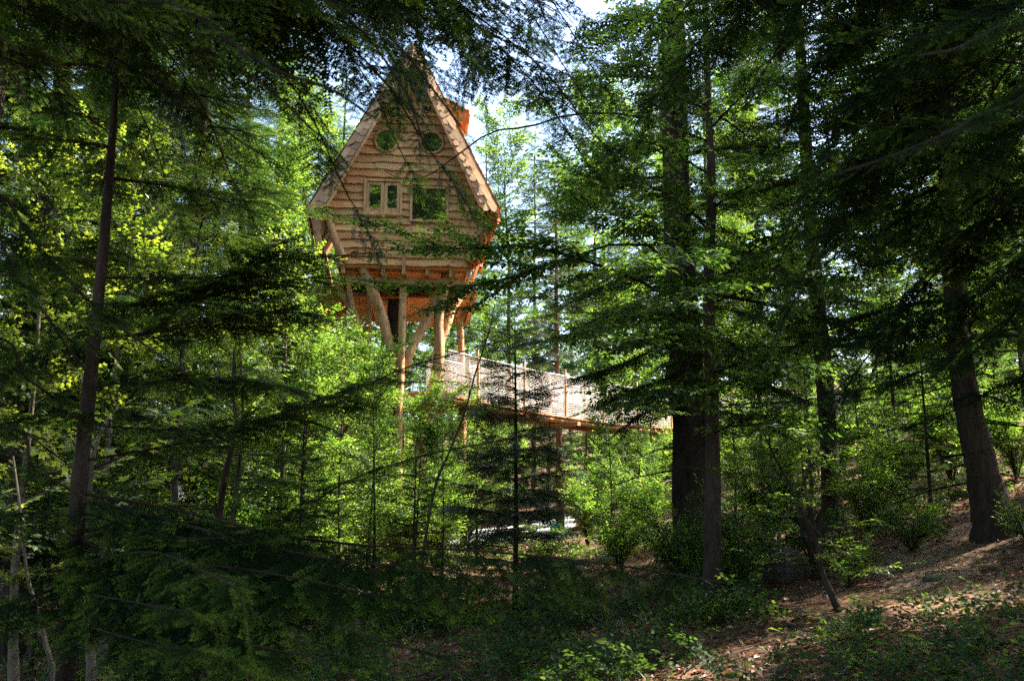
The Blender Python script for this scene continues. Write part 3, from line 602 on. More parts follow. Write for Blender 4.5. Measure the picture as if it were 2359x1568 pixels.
# bridge platform
pa, pb = HL(775, 902, .4), HL(1046, 902, .4); pz = pa[2]
mb = MB(); box(mb, (pa[0], .4, pz - .04), (pb[0], 3.0, pz - .02)); pf = obj('bridge_platform', mb.mesh('bridge_platform', ['fresh']), house)
for k in range(17): plank(pf, (pa[0], .47 + k * .15, pz), (pb[0], .47 + k * .15, pz), .138, .035)
plank(house, (pa[0], .34, pz - .12), (pb[0], .34, pz - .12), .12, .20, 'fresh', name='beam'); plank(house, (pa[0], 2.9, pz - .12), (pb[0], 2.9, pz - .12), .12, .2, 'fresh', name='beam')
# log legs (pixel x, pixel y, local y), radius in m
def log(name, pts, r0, r1, n=14, rough=.10):
    P = spline([HL(*p) for p in pts], n); mb = MB(); tube(mb, P, np.linspace(r0, r1, n) * (1 + .06 * np.sin(np.arange(n) * 1.3)), 10, 0, .3, rough); return obj(name, mb.mesh(name, ['timber'], True), house)
log('post', [(917, 1300, .3), (918, 1000, .3), (924, 823, .3), (929, 655, .35)], .10, .085)
log('log_leg', [(912, 850, .45), (905, 815, .4), (890, 765, .35), (876, 712, .3), (852, 655, .25), (835, 612, .2)], .10, .13)
log('log_leg', [(934, 850, .5), (942, 818, .45), (964, 772, .5), (992, 722, .55), (1012, 668, .5), (1046, 620, .4)], .115, .10)
log('log_leg', [(964, 1300, .9), (972, 1040, .8), (982, 955, .7), (1000, 880, .6), (1012, 815, .6), (1010, 735, .6), (1022, 660, .5), (1030, 622, .5)], .15, .11, 20)
log('log_limb', [(1010, 800, .65), (1024, 770, .7), (1036, 735, .8), (1048, 705, .9), (1085, 660, 1.1)], .09, .07)
log('log_limb', [(1020, 790, .7), (1022, 740, .9), (1034, 690, 1.1), (1040, 655, 1.3)], .06, .05)
log('log_leg', [(866, 1300, .6), (852, 1000, .6), (836, 830, .6), (822, 742, .6), (804, 700, .7), (776, 655, .8)], .13, .09, 18)
log('log_limb', [(830, 790, .55), (823, 742, .5), (812, 700, .45), (804, 660, .35), (800, 622, .25)], .07, .05)
log('log_limb', [(842, 860, .7), (845, 780, .8), (852, 700, 1.0), (850, 640, 1.1)], .08, .06)
log('log_leg', [(790, 1300, 2.6), (794, 1000, 2.6), (790, 800, 2.6), (776, 690, 2.4)], .12, .08)
log('log_leg', [(1070, 1300, 3.0), (1066, 1000, 3.0), (1062, 800, 3.0), (1056, 690, 2.8)], .12, .08)
log('brace', [(800, 1010, 1.0), (838, 950, .9), (862, 905, .8)], .06, .06, 6)
log('brace', [(1004, 960, .7), (1030, 930, .8), (1046, 906, .9)], .06, .05, 6)

# host tree carrying the house
ht = thing('host_tree', 'dark rough trunk rising into the underside of the treehouse', 'tree', (*(np.array([HX0, HY, 0]) + hx * HL(912, 800, 1.5)[0] + hy * 1.5)[:2], 0))
ht.location.z = gz(ht.location.x, ht.location.y)
P = spline([(0, 0, -.3), (.05, 0, 1.5), (-.04, 0, 4), (.0, .0, 7.4)], 24); obj('trunk', trunk_mesh(P, np.linspace(.27, .21, 24), 'bark_dark', 16, .3, .6), ht)
mb = MB()
for k in range(9):
    z = 2.2 + .45 * k; a = k * 2.1; l = random.uniform(.15, .4); tube(mb, spline([(.2 * math.cos(a), .2 * math.sin(a), z), ((.22 + l) * math.cos(a), (.22 + l) * math.sin(a), z - .06)], 4), np.linspace(.03, .012, 4), 5)
obj('branch_stub', mb.mesh('branch_stub', ['twig']), ht)

# ================================================================== ROPE BRIDGE
BP = spline([at(1032, 910, 21.6), at(1180, 941, 22.7), at(1350, 968, 24.4), at(1500, 984, 26.2), at(1700, 990, 28.6), at(1900, 988, 31), at(2130, 974, 33.6)], 60)
b0 = BP[0].copy(); bridge = thing('rope_bridge', 'hanging footbridge with pale rope net sides and orange plank deck', 'bridge', (b0[0], b0[1], b0[2]))
BT, BS, BU = frames(BP); BN = np.stack([-BT[:, 1], BT[:, 0], 0 * BT[:, 0]], 1); BN /= np.linalg.norm(BN, axis=1)[:, None]
W = 1.05; cum = np.concatenate([[0], np.cumsum(np.linalg.norm(np.diff(BP, axis=0), axis=1))])
def bp(s, off=0.0, up=0.0):
    s = np.atleast_1d(s); p = np.stack([np.interp(s, cum, BP[:, k]) for k in range(3)], 1); n = np.stack([np.interp(s, cum, BN[:, k]) for k in range(3)], 1); return p + n * off + np.array([0, 0, 1.]) * np.reshape(up, (-1, 1)) - b0
s = .05
while s < cum[-1]:
    a, b = bp(s, -.04 + random.uniform(-.03, .03))[0], bp(s, W)[0]; plank(bridge, a, b, .118, .035); s += .13
for off in (.06, W - .06):
    mb = MB(); q = bp(np.linspace(0, cum[-1], 60), off, -.09); tube(mb, q, .07, 6, 0, .3, .1); o = obj('stringer', mb.mesh('stringer', ['fresh'], True), bridge)
for s in np.linspace(.5, cum[-1] - .3, 12):
    a, b = bp(s, -.12, -.13)[0], bp(s, W + .12, -.13)[0]; plank(bridge, a, b, .10, .10, 'timber', name='crossbeam')
hgt = 1.12
for off, jit in ((.0, .0), (W, .4)):
    mb = MB(); ss = np.linspace(.0, cum[-1], 90)
    for z in np.arange(.03, hgt, .046):
        q = bp(ss, off, z + .008 * np.sin(ss * 3 + z * 20)); tube(mb, q, .0105 if z < hgt - .06 else .018, 3, 0, .3, cap=False)
    for s in np.arange(.05, cum[-1], .11):
        q = np.concatenate([bp(s + .006 * math.sin(z * 40), off, z) for z in np.linspace(0, hgt, 4)]); tube(mb, q, .008, 3, 0, .3, cap=False)
    obj('rope_net', mb.mesh('rope_net', ['rope'], True), bridge)
    for s in np.arange(.85 + jit, cum[-1], 1.45):
        q = bp(np.array([s, s + .02, s - .01]), off + (.02 if off == 0 else -.02), np.array([-.12, .6, 1.28])); mb = MB(); tube(mb, q, np.array([.045, .042, .036]), 8, 0, .3, .1); obj('post', mb.mesh('post', ['timber'], True), bridge)

# ================================================================== NAMED TREES
def tree(name, label, px, Y, group=None, x=None, cat='tree'):
    x = float(at(px, 1154, Y)[0]) if x is None else x
    return thing(name, label, cat, (x, Y, gz(x, Y)), 0, group)
def wpath(root, pts, n=14):
    """(px, py, Y) list -> smooth path local to root"""
    return spline([at(*p) for p in pts], n) - np.array(root.location)

# -- big fir on the right of the bridge
t = tree('fir_tree', 'big thick-trunked dark fir in front of the rope bridge', 1590, 13.0); big_fir = t
fn = straight(22, (-.006, 0), .03); obj('trunk', trunk_mesh(path_of(fn, 22, 22), np.linspace(.285, .05, 26), 'bark_dark', 20, .28, .8), t)
bf = obj('crown', fir_crown(22, 4.0, 3.0, 74, 'fir_far', .8, .22, .75, .3, 6, fn, 16), t); mb = MB()
for pts in ([(1560, 780, 13), (1430, 840, 12.5), (1290, 880, 12.3)], [(1560, 860, 13), (1450, 905, 12.5), (1350, 945, 12.3)], [(1620, 850, 13), (1750, 880, 12.4), (1890, 935, 12)], [(1560, 700, 13), (1400, 725, 12.6), (1270, 790, 12.4)], [(1620, 700, 13), (1780, 740, 12.4), (1940, 810, 12)], [(1610, 760, 13), (1700, 800, 12.2), (1800, 860, 11.8)], [(1570, 640, 13), (1440, 640, 12.4), (1330, 690, 12)], [(1600, 620, 12.8), (1560, 650, 12), (1500, 720, 11.4)], [(1610, 560, 13), (1720, 580, 12.3), (1850, 640, 11.8)], [(1570, 920, 13), (1490, 950, 12.5), (1420, 1000, 12.3)], [(1600, 800, 12.8), (1590, 830, 12), (1570, 900, 11.5)], [(1620, 940, 13), (1720, 960, 12.5), (1820, 1010, 12.2)]):
    bough(mb, wpath(t, pts, 12), PROTO['fir_far'], .55, .62, .14, .08, 52, .18, r0=.014)
obj('low_boughs', mb.mesh('low_boughs', ['needle', 'twig']), t)
# -- curved fir at the right path
t = tree('fir_tree', 'dark fir with leaning bare trunk foot beside the sunlit path', 2292, 11.0)
P = wpath(t, [(2296, 1275, 11), (2285, 1180, 11), (2262, 1080, 11), (2235, 960, 11), (2212, 820, 11), (2195, 640, 11), (2182, 400, 11), (2172, 100, 11), (2160, -500, 11), (2150, -1400, 11)], 40)
P[0, 2] = -.25; obj('trunk', trunk_mesh(P, np.concatenate([np.linspace(.235, .15, 14), np.linspace(.15, .04, 26)]), 'bark_dark', 18, .42, .35), t)
rf_fn = lambda z: np.array([np.interp(z, P[:, 2], P[:, k]) for k in range(2)] + [z])
obj('crown', fir_crown(float(P[-1, 2]), 2.4, 2.9, 72, 'fir_far', .95, .26, .8, .32, 2, rf_fn, 18), t)
# -- trunk behind snag
t = tree('fir_tree', 'slim dark fir trunk rising behind the rotten snag', 1915, 15.0)
fn = straight(17, (-.012, 0), .03); obj('trunk', trunk_mesh(path_of(fn, 17, 18), np.linspace(.17, .03, 22), 'bark_dark', 14, .3, .5), t)
obj('crown', fir_crown(17, 3.0, 2.6, 66, 'fir_far', .92, .26, .8, .3, 6, fn, 12), t)
# -- brown spruce trunk behind the bridge
t = tree('spruce_tree', 'slender spruce with brown trunk rising behind the rope bridge', 1289, 26.5)
fn = straight(10, (-.006, 0), .02); obj('trunk', trunk_mesh(path_of(fn, 10.5, 16), np.linspace(.135, .02, 20), 'bark_brown', 12, .25, .4), t)
obj('crown', fir_crown(10.8, 4.6, 1.7, 46, 'fir_far', .5, .13, .8, .25, 10, fn, 10, mat='needle_pale'), t)
# -- small tiered fir
t = tree('young_fir', 'small sparse young fir with flat tiers standing before the bridge', 1187, 13.0)
fn = straight(4.2, (0, 0), .01); obj('trunk', trunk_mesh(path_of(fn, 4.15, 10), np.linspace(.045, .006, 14), 'bark_dark', 8, .3, .2), t)
mb = MB()
for k in range(64):
    z = .55 + 3.45 * (k / 63.0) ** .9 + random.uniform(-.10, .10); az = k * 2.399 + random.uniform(-.4, .4); l = (1.25 * max(.02, 1 - (z - .3) / 4.0) ** .8) * random.uniform(.55, 1.1) + .06; q = np.linspace(0, 1, 8); el = random.uniform(.0, .25) + .3 * k / 63
    Pq = np.stack([np.cos(az + .3 * q) * q * l, np.sin(az + .3 * q) * q * l, z + q * l * el - random.uniform(.05, .25) * l * q ** 2], 1); bough(mb, Pq, PROTO['fir_far'], .55, .52 * (.5 + .5 * min(1, l)), .13, .06, 50, .28, r0=.009, sides=4, nrand=.6)
obj('crown', mb.mesh('crown', ['needle_pale', 'twig']), t)
# -- beech whose limbs reach across the house
t = tree('beech_tree', 'slim beech beside the big fir, leafy limbs reaching towards the treehouse', 1640, 10.0); beech = t
P = wpath(t, [(1640, 1450, 10), (1641, 1250, 10), (1642, 1050, 10), (1638, 850, 10), (1632, 650, 10), (1640, 450, 10), (1630, 200, 10), (1625, -100, 10), (1640, -500, 10)], 34)
P[0, 2] = -.2; obj('trunk', trunk_mesh(P, np.linspace(.105, .02, 34), 'bark_dark', 12, .3, .3), t)
mb = MB()
def limb(pts, r0=.022, spray=.42, gap=.11, start=.3, n=18, sec=True, lod='beech_near', hang=.03, **kw):
    Q = wpath(t, pts, n); bough(mb, Q, PROTO[lod], PL[lod], spray, gap, start, 48, hang, r0=r0, nrand=.3, sides=6, prof=lambda u: np.minimum(1, 1.3 * (1 - u) + .5), **kw); return Q
limb([(1636, 740, 10), (1480, 650, 9.8), (1320, 592, 9.5), (1200, 566, 9.3), (1120, 572, 9.2), (1030, 570, 9.1), (940, 540, 9.0), (860, 512, 8.9), (790, 500, 8.9), (738, 488, 8.9)], .020, .42, .085, .35)
limb([(1636, 690, 10), (1480, 560, 9.7), (1300, 598, 9.4), (1200, 632, 9.2), (1100, 655, 9.1), (1000, 664, 9.1), (920, 655, 9.1), (850, 648, 9.1), (785, 640, 9.1)], .016, .40, .085, .38)
Q = limb([(1640, 330, 10), (1480, 270, 9.9), (1330, 262, 9.7), (1220, 292, 9.6), (1130, 305, 9.5), (1040, 368, 9.4), (985, 405, 9.3), (930, 413, 9.3), (888, 395, 9.3)], .016, .30, .14, .90)
for (a, b, c) in (((1330, 262, 9.7), (1280, 230, 9.5), (1180, 235, 9.3)), ((1300, 590, 9.4), (1230, 540, 9.2), (1130, 505, 9.0)), ((1420, 610, 9.6), (1330, 640, 9.2), (1220, 690, 9)), ((1120, 572, 9.2), (1060, 540, 9.1), (1000, 515, 9)), ((1180, 568, 9.2), (1120, 520, 9.1), (1080, 490, 9)), ((1040, 572, 9.1), (960, 570, 8.9), (890, 560, 8.8)), ((1250, 615, 9.3), (1150, 600, 9.1), (1090, 575, 9)), ((1100, 655, 9.1), (1040, 690, 9), (960, 720, 8.9)), ((1200, 632, 9.2), (1100, 700, 9), (1020, 710, 9))):
    limb([a, b, c], .008, .32, .10, .12, 8)
for k, (a, b, c) in enumerate((((1636, 600, 10), (1500, 520, 9.4), (1330, 470, 9)), ((1636, 520, 10), (1500, 430, 9.6), (1300, 400, 9.3)), ((1636, 480, 10), (1750, 420, 9.5), (1900, 390, 9.2)), ((1636, 640, 10), (1760, 560, 9.6), (1920, 500, 9.2)), ((1636, 760, 10), (1500, 720, 9.4), (1360, 760, 9)),
        ((1636, 700, 10), (1780, 650, 9.5), (1950, 640, 9)), ((1636, 800, 10), (1560, 770, 9), (1460, 790, 8.6)), ((1632, 400, 10), (1500, 330, 9.6), (1380, 340, 9.2)), ((1632, 250, 10), (1520, 160, 9.6), (1380, 160, 9.3)), ((1632, 300, 10), (1740, 200, 9.6), (1850, 190, 9.2)),
        ((1636, 560, 10), (1560, 600, 8.6), (1440, 620, 8)), ((1636, 640, 10), (1600, 660, 8.6), (1520, 700, 8)), ((1636, 860, 10), (1740, 830, 9.4), (1860, 850, 9)), ((1636, 150, 10), (1560, 60, 9.7), (1450, 40, 9.4)), ((1636, 900, 10), (1560, 900, 9.2), (1470, 930, 8.8)), ((1640, 1000, 10), (1730, 960, 9.4), (1830, 980, 9)))):
    Qm = limb([a, b, c], .014, .48, .10, .15, 12, lod='beech_far')
    for j in range(5):
        i0 = 2 + j * 2; T = Qm[i0 + 1] - Qm[i0]; T /= np.linalg.norm(T); Sx = np.cross(T, (0, 0, 1)) * (1 if j % 2 else -1); D = T * .7 + Sx * .7 + np.array([0, 0, .05]); l2 = random.uniform(.5, 1.1)
        bough(mb, Qm[i0] + np.linspace(0, 1, 6)[:, None] * D * l2, PROTO['beech_far'], .5, .44, .15, .1, 48, .04, r0=.006, nrand=.3, sides=4)
obj('crown', mb.mesh('crown', ['beech', 'twig']), t)

# -- near young fir on the left with long dark boughs
t = tree('young_fir', 'tall young fir close by with long dark boughs spread over the undergrowth', 150, 4.0)
P = wpath(t, [(140, 1720, 4.0), (150, 1560, 4.0), (180, 1150, 4.0), (205, 900, 4.0), (232, 640, 4.0), (255, 370, 4.0), (268, 120, 4.0), (272, -200, 4.0)], 30)
P[0, 2] = -.15; obj('trunk', trunk_mesh(P, np.linspace(.046, .008, 30), 'bark_dark', 12, .25, .25), t)
tf = lambda z: np.array([np.interp(z, P[:, 2], P[:, k]) for k in range(2)] + [z])
mb = MB()
def nb(pts, spray=.3, gap=.055, hang=.1, start=.12, r0=.012, lod='fir_mid', n=18, ang=54, root=None, nrand=.28):
    bough(mb, wpath(root or t, pts, n), PROTO[lod], PL[lod], spray * 1.15, gap * 1.35, start * .5, ang, hang, r0=r0 * .45, nrand=nrand)
nb([(182, 1135, 4.0), (400, 1172, 3.9), (600, 1222, 3.7), (800, 1252, 3.5), (1100, 1268, 3.35), (1400, 1298, 3.2), (1670, 1342, 3.1)], .34, .07, .8, .05, .016, lod='fir_near')
nb([(190, 1180, 4.0), (420, 1240, 3.6), (620, 1215, 3.4), (800, 1108, 3.3), (990, 1046, 3.3), (1180, 1010, 3.3)], .22, .07, .15, .25, .012)
nb([(200, 1060, 4.0), (420, 1020, 3.9), (640, 955, 3.8), (800, 905, 3.7), (940, 845, 3.7), (1080, 806, 3.7)], .26, .065, .18, .25, .012)
nb([(215, 980, 4.0), (420, 990, 4.0), (560, 975, 4.0), (708, 931, 4.0), (848, 885, 4.0), (980, 880, 4.0)], .24, .065, .15, .2, .011)
nb([(228, 745, 4.0), (320, 696, 4.0), (480, 650, 4.1), (640, 598, 4.2), (785, 590, 4.2)], .36, .055, .10, .12, .012)
nb([(236, 700, 4.0), (400, 700, 4.1), (580, 660, 4.2), (730, 640, 4.2), (800, 650, 4.2)], .34, .06, .12, .12, .012)
nb([(226, 780, 4.0), (400, 760, 4.0), (560, 730, 4.0), (700, 720, 4.0), (770, 745, 4.0)], .34, .06, .12, .12, .012)
nb([(240, 640, 4.0), (360, 640, 4.1), (520, 640, 4.2), (640, 610, 4.2)], .26, .065, .1, .1, .010)
nb([(210, 885, 4.0), (330, 880, 4.0), (480, 872, 3.9), (650, 890, 3.8), (760, 920, 3.8)], .30, .06, .14, .1, .011)
nb([(175, 1225, 4.0), (330, 1340, 3.6), (520, 1400, 3.3), (760, 1440, 3.1), (930, 1490, 3.0)], .30, .08, .6, .05, .011)
nb([(172, 1240, 4.0), (300, 1290, 3.7), (480, 1300, 3.4), (680, 1330, 3.2), (860, 1370, 3.1)], .36, .08, .75, .05, .013)
nb([(165, 1330, 4.0), (330, 1420, 3.5), (560, 1480, 3.1), (760, 1520, 2.9)], .34, .08, .6, .05, .013)
nb([(178, 1190, 4.0), (60, 1180, 3.8), (-120, 1220, 3.6)], .32, .06, .3, .05)
nb([(165, 1340, 4.0), (60, 1380, 3.8), (-120, 1440, 3.6)], .30, .06, .3, .05)
nb([(200, 950, 4.0), (80, 960, 3.8), (-80, 1000, 3.7)], .32, .06, .2, .05)
nb([(228, 760, 4.0), (120, 800, 3.8), (-20, 880, 3.6)], .34, .06, .2, .05)
nb([(180, 1150, 4.0), (380, 1195, 3.8), (580, 1250, 3.5), (780, 1290, 3.3), (1000, 1310, 3.2), (1200, 1350, 3.1)], .36, .07, .7, .05, .014)
for pts, sy in (([(168, 1300, 4.0), (330, 1270, 2.7), (500, 1330, 1.72), (552, 1375, 1.6), (572, 1450, 1.58), (573, 1560, 1.58), (566, 1640, 1.58)], .2), ([(165, 1360, 4.0), (330, 1390, 2.6), (470, 1420, 1.7), (505, 1470, 1.63), (505, 1570, 1.62)], .16), ([(160, 1430, 4.0), (340, 1480, 2.5), (480, 1500, 1.62), (550, 1535, 1.55), (640, 1570, 1.5)], .18)):
    Q = wpath(t, pts, 30); bough(mb, Q, PROTO['fir_near'], .42, sy, .10, .58, 50, .3, r0=.0022, rt=.0012)
    for a, b in zip(Q[14:-1], Q[15:]):
        sub = MB(); needle_rows(sub, a, b, .0042, .026, .0036, rng, .5, .8, 2); v_, t_, m_, i_ = arr(sub); mb.add(v_, t_, m_, i_)
for i in range(18):
    z = random.uniform(.5, float(P[-1, 2]) - .1); az = random.uniform(0, 6.28)
    if .3 < z < 2.6 and math.sin(az) < -.6: continue
    l = 1.25 * (1 - z / (P[-1, 2] + .6)) ** .6 * random.uniform(.7, 1.1); q = np.linspace(0, 1, 9); c = tf(z)
    bough(mb, c + np.stack([np.cos(az) * q * l, np.sin(az) * q * l, q * l * .16 - .16 * l * q ** 2], 1), PROTO['fir_mid'], .45, .30, .075, .12, 52, .12, r0=.010)
obj('crown', mb.mesh('crown', ['needle', 'twig']), t)

# -- second slim sapling fir behind it
t = tree('young_fir', 'thin kinked fir sapling between the near young fir and the treehouse', 500, 5.6)
P = wpath(t, [(470, 1540, 5.6), (492, 1350, 5.6), (500, 1230, 5.6), (512, 1130, 5.6), (532, 1040, 5.6), (545, 980, 5.6), (536, 900, 5.6), (540, 800, 5.6)], 20); P[0, 2] = -.1
obj('trunk', trunk_mesh(P, np.linspace(.032, .006, 20), 'bark_dark', 8, .2, .2), t); mb = MB()
for i in range(26):
    z = random.uniform(.5, P[-1, 2]); az = i * 2.4; l = (.9 * (1 - z / (P[-1, 2] + .5)) ** .7 + .1) * random.uniform(.7, 1.1); q = np.linspace(0, 1, 8); c = np.array([np.interp(z, P[:, 2], P[:, 0]), np.interp(z, P[:, 2], P[:, 1]), z])
    bough(mb, c + np.stack([np.cos(az) * q * l, np.sin(az) * q * l, q * l * .1 - .14 * l * q ** 2], 1), PROTO['fir_mid'], .45, .28, .11, .12, 52, .14, r0=.008, sides=4)
obj('crown', mb.mesh('crown', ['needle', 'twig']), t)

# -- tall fir just outside the left edge, boughs hanging into the view
t = tree('fir_tree', 'overhanging fir with blurred sunlit boughs drooping above the treehouse gable', 0, 2.2, x=-2.35)
fn = straight(13, (.01, .01), .02); obj('trunk', trunk_mesh(path_of(fn, 13, 18), np.linspace(.13, .02, 22), 'bark_dark', 14, .3, .4), t); mb = MB()
def tb(z0, pts, **kw):
    p0 = np.array(t.location) + fn(z0); Q = spline([p0] + [at(*p) for p in pts], 22) - np.array(t.location)
    lod = kw.get('lod', 'fir_near'); bough(mb, Q, PROTO[lod], PL[lod], kw.get('spray', .26), kw.get('gap', .05) * kw.get('gm', 1.9), kw.get('start', .06), 52, kw.get('hang', .2), r0=kw.get('r0', .005), nrand=kw.get('nrand', .3))
tb(3.6, [(150, -30, 2.0), (400, 10, 1.8), (520, 90, 1.7), (640, 165, 1.65), (760, 205, 1.6), (850, 265, 1.6)], spray=.17, gap=.045, hang=.15)
tb(3.9, [(300, -80, 2.2), (640, -40, 2.2), (840, 40, 2.2), (930, 120, 2.2), (985, 190, 2.2), (1060, 290, 2.2)], spray=.20, gap=.045, hang=.35)
tb(3.9, [(300, -100, 2.4), (640, -50, 2.4), (820, 60, 2.4), (900, 160, 2.4), (945, 235, 2.4), (975, 330, 2.4)], spray=.16, gap=.05, hang=.4, start=.4)
tb(3.7, [(200, 0, 2.6), (420, 90, 2.6), (600, 190, 2.6), (720, 300, 2.6)], spray=.30, hang=.25, lod='fir_mid', gm=2.2)
tb(3.5, [(60, 30, 2.8), (260, 130, 2.9), (430, 240, 3.0), (560, 330, 3.1)], spray=.32, hang=.25, lod='fir_mid', gm=2.2)
tb(4.0, [(200, -120, 2.8), (500, -60, 3.0), (700, 30, 3.1), (880, 110, 3.2)], spray=.32, hang=.25, lod='fir_mid', gm=2.2)
tb(4.1, [(400, -160, 2.6), (800, -90, 2.6), (1080, -20, 2.6), (1190, 60, 2.6)], spray=.26, hang=.3, lod='fir_mid', gm=2.2)
tb(4.2, [(500, -200, 2.4), (950, -120, 2.2), (1200, -30, 2.1), (1260, 50, 2.1)], spray=.2, hang=.35, lod='fir_mid', gm=2.2)
tb(4.0, [(300, -60, 2.8), (650, 0, 2.8), (830, 70, 2.8), (960, 140, 2.8)], spray=.34, hang=.25, start=.4, lod='fir_mid', gm=1.9)
tb(4.2, [(400, -120, 3.0), (760, -40, 3.0), (940, 40, 3.0), (1050, 120, 3.0)], spray=.34, hang=.3, start=.45, lod='fir_mid', gm=1.9)
tb(4.1, [(350, -60, 2.9), (680, 20, 2.9), (820, 120, 2.9), (885, 190, 2.9)], spray=.28, hang=.3, start=.4, lod='fir_mid', gm=1.9)
tb(3.2, [(0, 130, 2.8), (120, 210, 2.9), (270, 320, 3.0)], spray=.3, hang=.3, lod='fir_mid', gm=2.2)
tb(2.5, [(-100, 420, 2.3), (80, 560, 2.3), (190, 680, 2.4), (300, 770, 2.5), (430, 860, 2.6)], spray=.24, hang=.25, lod='fir_mid', gm=2.2)
tb(2.4, [(-120, 500, 2.2), (40, 640, 2.2), (150, 790, 2.3), (220, 880, 2.4)], spray=.26, hang=.3, lod='fir_mid', gm=2.2)
tb(1.9, [(-80, 780, 2.4), (60, 870, 2.5), (180, 960, 2.7)], spray=.24, hang=.3, lod='fir_mid', gm=2.2)
tb(1.5, [(-60, 1000, 2.3), (80, 1080, 2.3), (200, 1150, 2.4)], spray=.24, hang=.3, lod='fir_mid', gm=2.2)
for i in range(20):
    z = random.uniform(4.6, 12.6); az = i * 2.4; l = 2.3 * (1 - z / 13.6) ** .7 * random.uniform(.7, 1.1) + .2; q = np.linspace(0, 1, 8)
    bough(mb, fn(z) + np.stack([np.cos(az) * q * l, np.sin(az) * q * l, q * l * .1 - .25 * l * q ** 2], 1), PROTO['fir_far'], .55, .5, .13, .15, 52, .14, r0=.016, sides=4)
rr_ = random.Random(5)
for i in range(24):      # dense shaded boughs filling the view above the gable
    tx, ty, Yt = rr_.uniform(60, 1250), rr_.uniform(-120, 250), rr_.uniform(2.9, 4.8)
    if tx > 780: ty = rr_.uniform(-140, 130)
    if i > 13: tx, ty, Yt = rr_.uniform(850, 1070), rr_.uniform(-40, 115), rr_.uniform(3.2, 4.2)
    e = at(tx, ty, Yt); p0 = np.array(t.location); z0 = min(12, e[2] - p0[2] + rr_.uniform(.3, 1.0))
    a_ = p0 + fn(z0); m_ = (a_ + e) / 2 + np.array([0, 0, .28]); e2 = e + (e - m_) * (.35 if i <= 13 else .08) + np.array([0, 0, -.2 if i <= 13 else -.05])
    bough(mb, spline([a_, m_, e, e2], 16) - p0, PROTO['fir_mid'], .45, .50, .12, .42, 54, .18, r0=.006)
obj('crown', mb.mesh('crown', ['needle', 'twig']), t)

# -- tall fir just outside the right edge
t = tree('fir_tree', 'overhanging fir with dark boughs sweeping left across the tall beech', 0, 3.4, x=2.75)
fn = straight(15, (-.01, .01), .02); obj('trunk', trunk_mesh(path_of(fn, 15, 18), np.linspace(.17, .03, 22), 'bark_dark', 14, .3, .4), t); mb = MB()
tb(4.2, [(2420, -60, 3.0), (2250, 20, 2.8), (2110, 90, 2.6), (1960, 60, 2.5), (1860, 10, 2.5)], spray=.30, hang=.2, lod='fir_mid', gm=2.8)
tb(4.0, [(2400, 0, 2.4), (2300, 60, 1.9), (2210, 110, 1.7), (2110, 130, 1.6)], spray=.16, hang=.2, gap=.045)
tb(3.7, [(2420, 150, 2.6), (2250, 270, 2.0), (2080, 350, 1.8), (1930, 400, 1.7)], spray=.2, hang=.25, gap=.045)
tb(3.5, [(2420, 240, 3.0), (2200, 280, 2.9), (2000, 290, 2.9), (1860, 330, 2.9)], spray=.34, hang=.3, lod='fir_mid', gm=2.8)
tb(3.1, [(2420, 520, 3.6), (2230, 690, 3.8), (2050, 760, 4.0), (1850, 795, 4.2), (1660, 800, 4.3)], spray=.38, hang=.16, lod='fir_mid', gm=2.8)
tb(2.9, [(2420, 620, 3.4), (2260, 780, 3.5), (2080, 870, 3.6), (1900, 915, 3.7), (1720, 930, 3.8)], spray=.36, hang=.2, lod='fir_mid', gm=2.8)
tb(2.6, [(2420, 800, 3.4), (2280, 900, 3.5), (2150, 965, 3.6), (2010, 1000, 3.7)], spray=.32, hang=.2, lod='fir_mid', gm=2.8)
tb(3.4, [(2420, 400, 3.8), (2240, 520, 4.0), (2060, 600, 4.2), (1880, 640, 4.3)], spray=.36, hang=.2, lod='fir_mid', gm=2.8)
tb(4.3, [(2300, -120, 3.4), (2100, -60, 3.4), (1900, 40, 3.5), (1760, 150, 3.6)], spray=.36, hang=.25, lod='fir_mid', gm=2.8)
tb(4.5, [(2200, -160, 3.2), (1900, -120, 3.2), (1650, -40, 3.3), (1540, 60, 3.4)], spray=.34, hang=.3, lod='fir_mid', gm=2.8)
rr_ = random.Random(9)
for i in range(14):
    if i < 8: tx, ty, Yt = rr_.uniform(1560, 2330), rr_.uniform(-80, 400), rr_.uniform(3.4, 5.2)
    else: tx, ty, Yt = rr_.uniform(1850, 2330), rr_.uniform(450, 930), rr_.uniform(4.0, 5.6)
    e = at(tx, ty, Yt); p0 = np.array(t.location); z0 = max(.8, min(13, e[2] - p0[2] + rr_.uniform(.3, .9))); a_ = p0 + fn(z0); m_ = (a_ + e) / 2 + np.array([0, 0, .25]); e2 = e + (e - m_) * .35 + np.array([0, 0, -.2])
    bough(mb, spline([a_, m_, e, e2], 16) - p0, PROTO['fir_mid'], .45, .50, .13, .25, 54, .18, r0=.007)
for i in range(30):
    z = random.uniform(4.4, 14.6); az = i * 2.4; l = 2.6 * (1 - z / 15.6) ** .7 * random.uniform(.7, 1.1) + .2; q = np.linspace(0, 1, 8)
    bough(mb, fn(z) + np.stack([np.cos(az) * q * l, np.sin(az) * q * l, q * l * .1 - .25 * l * q ** 2], 1), PROTO['fir_far'], .55, .5, .13, .15, 52, .14, r0=.016, sides=4)
obj('crown', mb.mesh('crown', ['needle', 'twig']), t)

